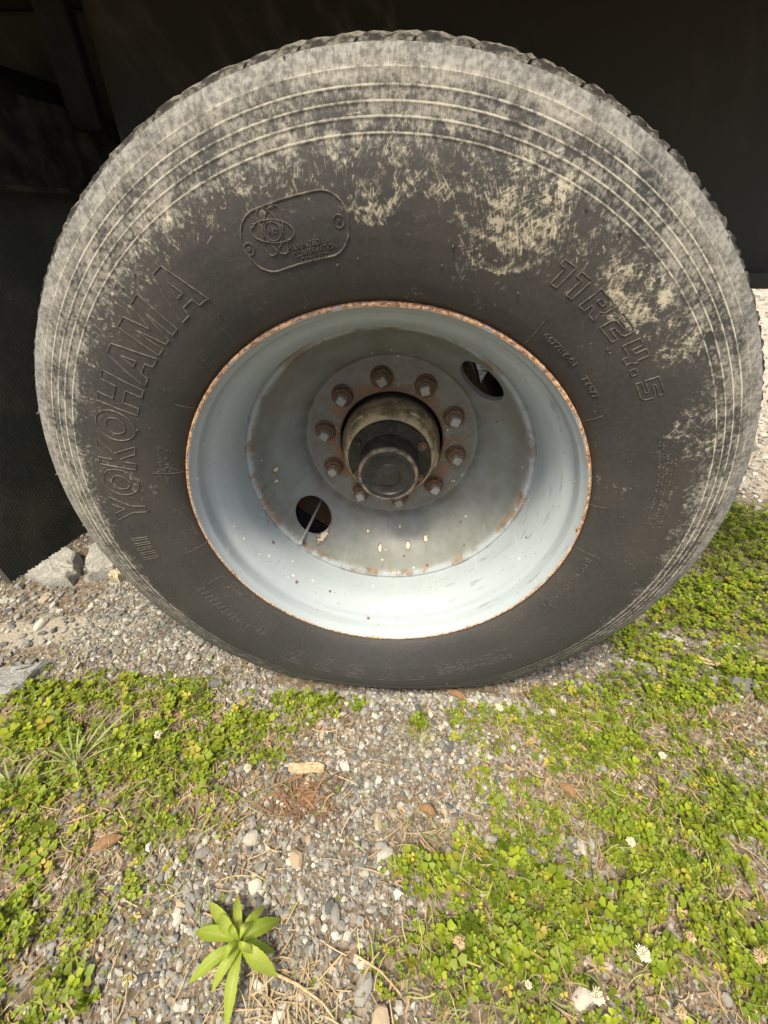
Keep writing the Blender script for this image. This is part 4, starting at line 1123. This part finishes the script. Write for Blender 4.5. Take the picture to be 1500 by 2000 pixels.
# ------------------------------------------------------------------ clover
def trefoils(x, y, size, hgt):
    n = len(x)
    L = np.array([(0, 0.04, 0), (-0.40, 0.42, .05), (0.40, 0.42, .05), (-0.36, 0.86, .02), (0.36, 0.86, .02), (0, 0.84, -0.02), (0, 0.45, -0.07)])
    LT = np.array([(0, 2, 6), (2, 4, 6), (4, 5, 6), (0, 6, 1), (1, 6, 3), (3, 6, 5)])
    tp = []; tt = []
    for k in range(3):
        a = 2 * PI / 3 * k; c, s = math.cos(a), math.sin(a)
        Q = L.copy(); Q[:, 2] += Q[:, 1] * 0.10
        tp.append(np.stack([Q[:, 0] * c - Q[:, 1] * s, Q[:, 0] * s + Q[:, 1] * c, Q[:, 2]], -1)); tt.append(LT + 7 * k)
    TP = np.concatenate(tp); TTi = np.concatenate(tt)
    P = np.repeat(TP[None], n, 0) * size[:, None, None]
    # leaflet-level wobble: move tips up or down
    for k in range(3):
        up = rng.uniform(-0.25, 0.35, n)
        P[:, 7 * k:7 * k + 7, 2] += (np.hypot(P[:, 7 * k:7 * k + 7, 0], P[:, 7 * k:7 * k + 7, 1])) * up[:, None]
        sc = rng.uniform(0.75, 1.1, n)
        P[:, 7 * k:7 * k + 7, :2] *= sc[:, None, None]
    a = rng.uniform(0, 2 * PI, n); c, s = np.cos(a), np.sin(a)
    Rz = np.zeros((n, 3, 3)); Rz[:, 0, 0] = c; Rz[:, 0, 1] = -s; Rz[:, 1, 0] = s; Rz[:, 1, 1] = c; Rz[:, 2, 2] = 1
    ax = rng.uniform(0, 2 * PI, n); tl = np.abs(rng.normal(0, 0.38, n)); ux, uy = np.cos(ax), np.sin(ax)
    ct, st = np.cos(tl), np.sin(tl); K = 1 - ct
    Rt = np.stack([ct + ux * ux * K, ux * uy * K, uy * st, ux * uy * K, ct + uy * uy * K, -ux * st, -uy * st, ux * st, ct], -1).reshape(n, 3, 3)
    P = np.einsum('nij,nkj->nki', Rt @ Rz, P)
    z = gz(x, y) + hgt
    P += np.stack([x, y, z], -1)[:, None]
    # stem: thin two-sided strip
    bx = x + rng.normal(0, 0.010, n); by = y + rng.normal(0, 0.010, n)
    w = 0.0007
    ST = np.stack([np.stack([x - w, y, z], -1), np.stack([x + w, y, z], -1), np.stack([bx + w, by, gz(bx, by) - .002], -1), np.stack([bx - w, by, gz(bx, by) - .002], -1)], 1)
    P = np.concatenate([P, ST], 1)
    T = np.concatenate([TTi, np.array([(21, 22, 23), (21, 23, 24)])])
    hue = rng.random(n); br = rng.uniform(0.55, 1.30, n)
    c0 = np.array((0.120, 0.195, 0.010)); c1 = np.array((0.29, 0.345, 0.018)); c2 = np.array((0.42, 0.35, 0.05))
    col = c0 + (c1 - c0) * hue[:, None]
    yel = rng.random(n) < 0.06
    col = np.where(yel[:, None], c2, col) * br[:, None]
    C = np.ones((n, 25, 4)); C[:, :, :3] = col[:, None]; C[:, 21:, :3] = (0.15, 0.17, 0.05)
    T = T[None] + (np.arange(n) * 25)[:, None, None]
    return P.reshape(-1, 3), T.reshape(-1, 3), C.reshape(-1, 4)
VV = []; TT = []; CC = []; base = 0
x, y = sample(92000, -1.15, 1.15, -0.72, 0.12)
cd = clover_density(x, y) * (0.78 + 0.36 * patch(x, y)) * (0.84 + 0.22 * patch(x + 3, y - 2, 0.4)) * (0.92 + 0.30 * patch(x - 4, y + 1, 2.6))
keep = (rng.random(len(x)) < np.clip((cd - 0.14) * 1.1, 0.005, 0.85)) & clear(x, y, 0.0)
keep &= ~((np.abs(x) < 0.33) & (y > -0.028))
x, y = x[keep], y[keep]
dens = clover_density(x, y)
push(*trefoils(x, y, np.clip(rng.lognormal(math.log(0.0070), 0.40, len(x)), 0.0028, 0.017) * (0.75 + 0.3 * dens) * (1.0 + 0.18 * patch(x + 9, y, 0.7)), np.clip(rng.gamma(2.0, 0.0048, len(x)), 0.002, 0.034) * (0.45 + 0.7 * dens)))
x, y = sample(15000, 0.42, 1.75, 0.0, 1.0)
cd = clover_density(x, y) * (0.9 + 0.25 * patch(x, y))
keep = (rng.random(len(x)) < np.clip((cd - 0.15) * 1.3, 0.0, 0.95)) & clear(x, y, 0.03)
x, y = x[keep], y[keep]
push(*trefoils(x, y, rng.uniform(0.008, 0.013, len(x)), rng.uniform(0.006, 0.035, len(x))))
me = mesh_np('clover', np.concatenate(VV), np.concatenate(TT), np.concatenate(CC), True)
tag(link('clover', me, M['leaf']), 'low green clover spreading over the gravel around the wheel', 'clover', kind='stuff')

# dead straw and brown thatch
def strips(x, y, ln, wd, col, lift=0.004, curl=0.8):
    n = len(x); K = 5
    a = rng.uniform(0, 2 * PI, n); cv = rng.normal(0, curl, n)
    P = np.zeros((n, K, 2, 3)); px, py = x.copy(), y.copy()
    zt = rng.uniform(0.0, lift, n); sl = rng.uniform(-0.25, 0.35, n)
    for k in range(K):
        ang = a + cv * (k / (K - 1) - .5)
        nx_, ny_ = -np.sin(ang), np.cos(ang)
        w = wd * (1.0 - 0.6 * abs(k / (K - 1) - 0.35))
        zz_ = np.maximum(gz(px, py) + zt + sl * ln * (k / (K - 1) - .3) * 0.4, gz(px, py) + 0.0008) + 0.0012
        P[:, k, 0] = np.stack([px + nx_ * w, py + ny_ * w, zz_], -1); P[:, k, 1] = np.stack([px - nx_ * w, py - ny_ * w, zz_ + wd * 0.5], -1)
        px = px + np.cos(ang) * ln / (K - 1); py = py + np.sin(ang) * ln / (K - 1)
    T = []
    for k in range(K - 1): T += [(2 * k, 2 * k + 1, 2 * k + 3), (2 * k, 2 * k + 3, 2 * k + 2)]
    T = np.array(T)[None] + (np.arange(n) * 2 * K)[:, None, None]
    C = np.ones((n, 2 * K, 4)); C[:, :, :3] = col[:, None]
    return P.reshape(-1, 3), T.reshape(-1, 3), C.reshape(-1, 4)
VV = []; TT = []; CC = []; base = 0
x, y = sample(24000, -0.9, 0.95, -0.65, 0.05)
k = clear(x, y, .03) & (rng.random(len(x)) < np.clip(-0.05 + 0.22 * patch(x - 1, y + 2, .5) + 0.95 * clover_density(x, y), 0.03, 1)); x, y = x[k], y[k]
n = len(x); col = np.array((0.25, 0.165, 0.090)) * rng.uniform(.35, 1.6, (n, 1)) + rng.uniform(0, .06, (n, 1))
push(*strips(x, y, rng.uniform(0.005, 0.022, n), rng.uniform(0.0005, 0.0021, n), col, 0.006, 1.4))
x, y = sample(2600, -0.9, 0.95, -0.65, 0.05)
k = clear(x, y, .04) & (rng.random(len(x)) < np.clip(0.45 + 0.3 * patch(x + 5, y, .4), 0.1, 1)); x, y = x[k], y[k]
n = len(x); col = np.array((0.42, 0.33, 0.19)) * rng.uniform(.6, 1.3, (n, 1))
push(*strips(x, y, rng.uniform(0.018, 0.065, n), rng.uniform(0.0004, 0.0010, n), col, 0.010, 0.6))
x = rng.normal(-0.10, 0.05, 150); y = rng.normal(-0.488, 0.026, 150)
col = np.array((0.44, 0.34, 0.20)) * rng.uniform(.5, 1.2, (150, 1))
push(*strips(x, y, rng.uniform(0.015, 0.055, 150), rng.uniform(0.0004, 0.0013, 150), col, 0.010, 0.5))
x = rng.normal(-0.14, 0.035, 200); y = rng.normal(-0.235, 0.022, 200)
col = np.array((0.19, 0.11, 0.06)) * rng.uniform(.6, 1.4, (200, 1))
push(*strips(x, y, rng.uniform(0.012, 0.04, 200), rng.uniform(0.0008, 0.0022, 200), col, 0.008, 0.9))
x, y = sample(7000, -0.9, 0.95, -0.65, 0.05)
k = clear(x, y, .04) & (rng.random(len(x)) < np.clip(0.75 * clover_density(x, y) + 0.15 * patch(x + 2, y + 7, .6), 0.02, 1)); x, y = x[k], y[k]
n = len(x); mixg = rng.random((n, 1))
col = (np.array((0.16, 0.22, 0.04)) * mixg + np.array((0.42, 0.36, 0.17)) * (1 - mixg)) * rng.uniform(.6, 1.2, (n, 1))
push(*strips(x, y, rng.uniform(0.012, 0.045, n), rng.uniform(0.0004, 0.0010, n), col, 0.022, 0.7))
me = mesh_np('dead_grass', np.concatenate(VV), np.concatenate(TT), np.concatenate(CC))
tag(link('dead_grass', me, M['straw']), 'dry straw, brown thatch and short grass scattered between the clover and gravel', 'straw', kind='stuff')

# ------------------------------------------------------------------ single plants and litter
def leaf_mesh(name, base_p, tip, width, rise, droop, mat, n=8, fold=0.25):
    b = Vector(base_p); t = Vector(tip); ax = (t - b); L = ax.length
    side = Vector((-ax.y, ax.x, 0)).normalized()
    V = []; F = []
    for i in range(n + 1):
        u = i / n
        p = b.lerp(t, u); p.z += rise * math.sin(PI * u) - droop * u * u
        w = 0.40 * width * (math.sin(PI * min(1, (u ** 1.10) * 0.98)) ** 1.0 + 0.16 * (1 - u) + 0.001)
        wob = 0.05 * math.sin(u * 9 + L * 90) + (0.04 if i % 2 else -0.04)
        V += [p + side * w * (1 + wob) + Vector((0, 0, fold * w)), p, p - side * w * (1 - wob) + Vector((0, 0, fold * w))]
    for i in range(n):
        a = i * 3; F += [(a, a + 1, a + 4, a + 3), (a + 1, a + 2, a + 5, a + 4)]
    me = mesh_py(name, V, F, True); me.materials.append(mat)
    at = me.attributes.new('mid', 'FLOAT', 'POINT'); at.data.foreach_set('value', np.tile([0.0, 1.0, 0.0], n + 1).astype(np.float32))
    return me
wz = float(gz(-0.195, -0.44))
weed = empty('broadleaf_weed', (-0.192, -0.440, wz), 'bright green leafy weed rosette with long pointed leaves at the bottom of the bare gravel', 'weed')
tips = [(-0.078, 0.047, .019), (-0.030, 0.056, .016), (0.022, 0.044, .017), (0.050, 0.032, .024), (0.062, -0.030, .024), (0.001, -0.082, .021), (-0.031, -0.050, .018), (-0.066, -0.044, .020), (-0.084, 0.010, .022), (-0.054, 0.030, .020), (0.050, -0.004, .016),
        (0.024, -0.012, .010), (-0.020, 0.016, .012), (0.012, 0.022, .010), (-0.015, -0.022, .011)]
for i, (tx, ty, wd) in enumerate(tips):
    inner = i >= 11
    z0 = 0.050 if inner else 0.024 + 0.004 * (i % 5); z1 = 0.062 if inner else 0.018 + 0.022 * ((i * 7) % 5) / 5
    link('leaf', leaf_mesh('leaf', (0.002 * math.cos(i), 0.002 * math.sin(i), z0), (tx, ty, z1), wd * 0.98, 0.012, 0.016, M['weed'], 16, 0.45), None, weed)
link('stem', tube_mesh('stem', [(0, 0, -0.005), (0.001, 0, 0.02), (0, 0, 0.05)], [.0035, .003, .0025], 8), M['stem'], weed)

def blade_mesh(name, b, tip, width, rise, mat): return leaf_mesh(name, b, tip, width, rise, 0.0, mat, 7, 0.5)
def tuft(name, loc, blades, mat, label, cat='grass'):
    o = empty(name, (loc[0], loc[1], float(gz(*loc))), label, cat)
    for (tx, ty, tz, wd) in blades:
        link('blade', blade_mesh('blade', (random.uniform(-.004, .004), random.uniform(-.004, .004), 0.0), (tx, ty, tz * 0.7), wd * 0.62, 0.012, mat), None, o)
    return o
tuft('grass_tuft', (-0.622, -0.205), [(0.075, 0.125, 0.035, .011), (0.03, 0.11, 0.04, .009), (-0.015, -0.06, .02, .006), (-0.09, 0.02, .03, .007), (-0.06, 0.075, .04, .006), (0.05, -0.05, .02, .005), (-0.075, -0.045, .02, .006), (0.01, 0.03, .06, .007), (0.09, 0.04, .02, .005), (0.06, 0.06, .03, .006), (-0.02, 0.06, .05, .007), (-0.05, 0.03, .04, .007), (-0.07, -0.01, .025, .006), (0.03, -0.03, .03, .006), (-0.03, -0.035, .03, .006), (-0.035, 0.05, .04, .005), (0.004, 0.05, .05, .008)], M['grass'], 'broad-bladed grass tuft among the clover at the left, leaning toward the tyre')
tuft('grass_tuft', (-0.705, -0.262), [(-0.06, 0.03, .04, .012), (-0.065, 0.0, .035, .010), (-0.05, 0.05, .05, .008), (0.02, 0.06, .05, .008), (0.045, 0.025, .03, .006), (-0.03, -0.03, .03, .008), (0.0, 0.05, .045, .007)], M['grass'], 'pale grass tuft cut by the left edge of the picture')
bl = []
for i in range(44):
    a = random.uniform(0, 2 * PI); l = random.uniform(.018, .052)
    bl.append((l * math.cos(a), l * math.sin(a), random.uniform(.012, .035), random.uniform(.0012, .0022)))
tuft('grass_tuft', (0.085, -0.122), bl, M['drygrass'], 'fine yellow-green grass tuft in bare gravel in front of the tyre')
bl = []
for i in range(22):
    a = random.uniform(0, 2 * PI); l = random.uniform(.015, .045)
    bl.append((l * math.cos(a), l * math.sin(a), random.uniform(.012, .03), random.uniform(.001, .002)))
tuft('grass_tuft', (0.60, 0.235), bl, M['drygrass'], 'wispy yellow grass tuft at the right foot of the tyre')

def clover_flower(loc, r, old, label, h=0.03):
    o = empty('clover_flower', (loc[0], loc[1], float(gz(*loc))), label, 'flower', 'white clover flowers')
    link('stem', tube_mesh('stem', [(0.006, 0.008, -0.003), (0.003, 0.004, h * .5), (0, 0, h)], [.0009] * 3, 6), M['stem'], o)
    V = []; F = []
    for i in range(46):
        u = (i + .5) / 46; zc = 1 - 1.35 * u; a = i * 2.39996
        rr = math.sqrt(max(0, 1 - min(1, zc * zc))); d = Vector((rr * math.cos(a), rr * math.sin(a), zc)).normalized()
        s = d.cross(Vector((0, 0, 1))) if abs(d.z) < .95 else Vector((1, 0, 0)); s.normalize(); t = d.cross(s)
        ln = r * random.uniform(.75, 1.15); w = r * 0.16; b = len(V)
        dn = Vector((0, 0, -0.35 * r if old else 0.1 * r))
        for q_ in (s * w * .5, t * w * .5, -s * w * .5, -t * w * .5): V.append(d * r * 0.25 + q_)
        for q_ in (s * w, t * w, -s * w, -t * w): V.append(d * ln * .8 + q_ + dn * .5)
        V.append(d * ln * 1.08 + dn)
        for k in range(4):
            l = (k + 1) % 4; F.append((b + k, b + l, b + 4 + l, b + 4 + k)); F.append((b + 4 + k, b + 4 + l, b + 8))
    hd = link('flower_head', mesh_py('flower_head', V, F), M['petal_old'] if old else M['petal'], o, (0, 0, h))
FL = [((-0.470, -0.150), .010, 0, 'white clover flower highest up on the left, below the gravel by the slab'),
      ((-0.262, -0.200), .0095, 0, 'white clover flower at the right end of the left clover patch'),
      ((0.418, -0.415), .0125, 0, 'large white clover flower in the right foreground clover'),
      ((0.332, -0.462), .0115, 0, 'white clover flower lowest in the picture, right foreground'),
      ((0.139, -0.420), .0115, 1, 'fading clover flower at the left edge of the right foreground clover'),
      ((0.236, -0.457), .006, 0, 'tiny white clover flower in the lower right foreground clover'),
      ((0.455, -0.277), .009, 0, 'white clover flower above the right foreground clover'),
      ((0.590, -0.408), .0105, 1, 'fading clover flower at the right edge of the picture'),
      ((0.262, -0.050), .009, 0, 'white clover flower just right of the foot of the tyre'),
      ((0.580, -0.127), .009, 0, 'loose-petalled white clover flower on the right, level with the wood chip'),
      ((0.500, -0.392), .009, 1, 'half-faded clover flower next to the large white one'),
      ((0.445, -0.470), .010, 1, 'brown-tinged clover flower low on the right')]
for loc, r, old, lab in FL: clover_flower(loc, r * 0.82, old, lab, random.uniform(.022, .032))

# wood chip, dead leaf, dry sticks
bm = bmesh.new(); box_bm(bm, -.036, .036, -.009, .009, 0, .008)
bmesh.ops.subdivide_edges(bm, edges=bm.edges[:], cuts=5, use_grid_fill=True)
for v in bm.verts:
    u = v.co.x / .036
    v.co.y *= 1 - .35 * u * u + random.uniform(-.12, .12); v.co.z += .002 * math.sin(u * 4) + random.uniform(-.0008, .0008); v.co.y += .003 * math.sin(u * 2)
    v.co.x += random.uniform(-.0015, .0015)
o = link('wood_chip', bm_mesh('wood_chip', bm), M['wood']); o.location = (-0.148, -0.186, float(gz(-.148, -.186)) + .004); o.rotation_euler = (0.1, -.05, -.06)
tag(o, 'pale flat wood chip lying in the bare gravel', 'wood chip')
def dead_leaf(loc, L, W, rz, label):
    me = leaf_mesh('dead_leaf', (-L / 2, 0, .004), (L / 2, 0, .006), W, .006, 0, M['deadleaf'], 9, .5)
    o = link('dead_leaf', me); o.location = (loc[0], loc[1], float(gz(*loc)) + .010); o.rotation_euler = (.15, .1, rz)
    tag(o, label, 'leaf', 'dead leaves')
dead_leaf((-0.478, -0.330), .050, .024, .5, 'brown dead leaf lying on the clover at the left')
dead_leaf((0.37, -0.200), .040, .022, -.6, 'curled tan dead leaf in the clover to the right')
dead_leaf((0.17, -0.02), .050, .02, -.4, 'reddish dead leaf under the right foot of the tyre')
dead_leaf((0.095, -0.247), .036, .020, -.3, 'small tan dead leaf by the gravel strip')
def stick(pts, r, label, mat='wood'):
    p0 = Vector(pts[0]); gz0 = float(gz(p0.x, p0.y))
    n = len(pts)
    o = link('dry_stick', tube_mesh('dry_stick', [Vector(p) - p0 for p in pts], [r * (1 - .5 * i / (n - 1)) for i in range(n)], 6), M[mat]); o.location = (p0.x, p0.y, gz0 + .008)
    tag(o, label, 'stick', 'dry sticks')
stick([(0.775, 0.135, 0), (0.83, 0.105, .006), (0.90, 0.11, .008), (0.98, 0.13, .004)], .0045, 'pale dry stick on the clover at the right edge')
stick([(0.78, 0.115, 0), (0.84, 0.10, .004), (0.90, 0.088, .006)], .003, 'thin dry stick beside the pale stick at the right edge')
stick([(-0.30, -0.235, 0), (-0.315, -0.29, .004), (-0.325, -0.36, .002)], .0014, 'thin dry stalk running down the edge of the left clover')
stick([(-0.155, -0.462, 0), (-0.10, -0.475, .005), (-0.06, -0.49, .003), (-0.02, -0.52, .002)], .0022, 'dry straw stalk right of the leafy weed')
stick([(-0.02, -0.44, 0), (0.02, -0.455, .004), (0.05, -0.475, .002)], .0018, 'short dry stalk in the gravel left of the foreground clover')
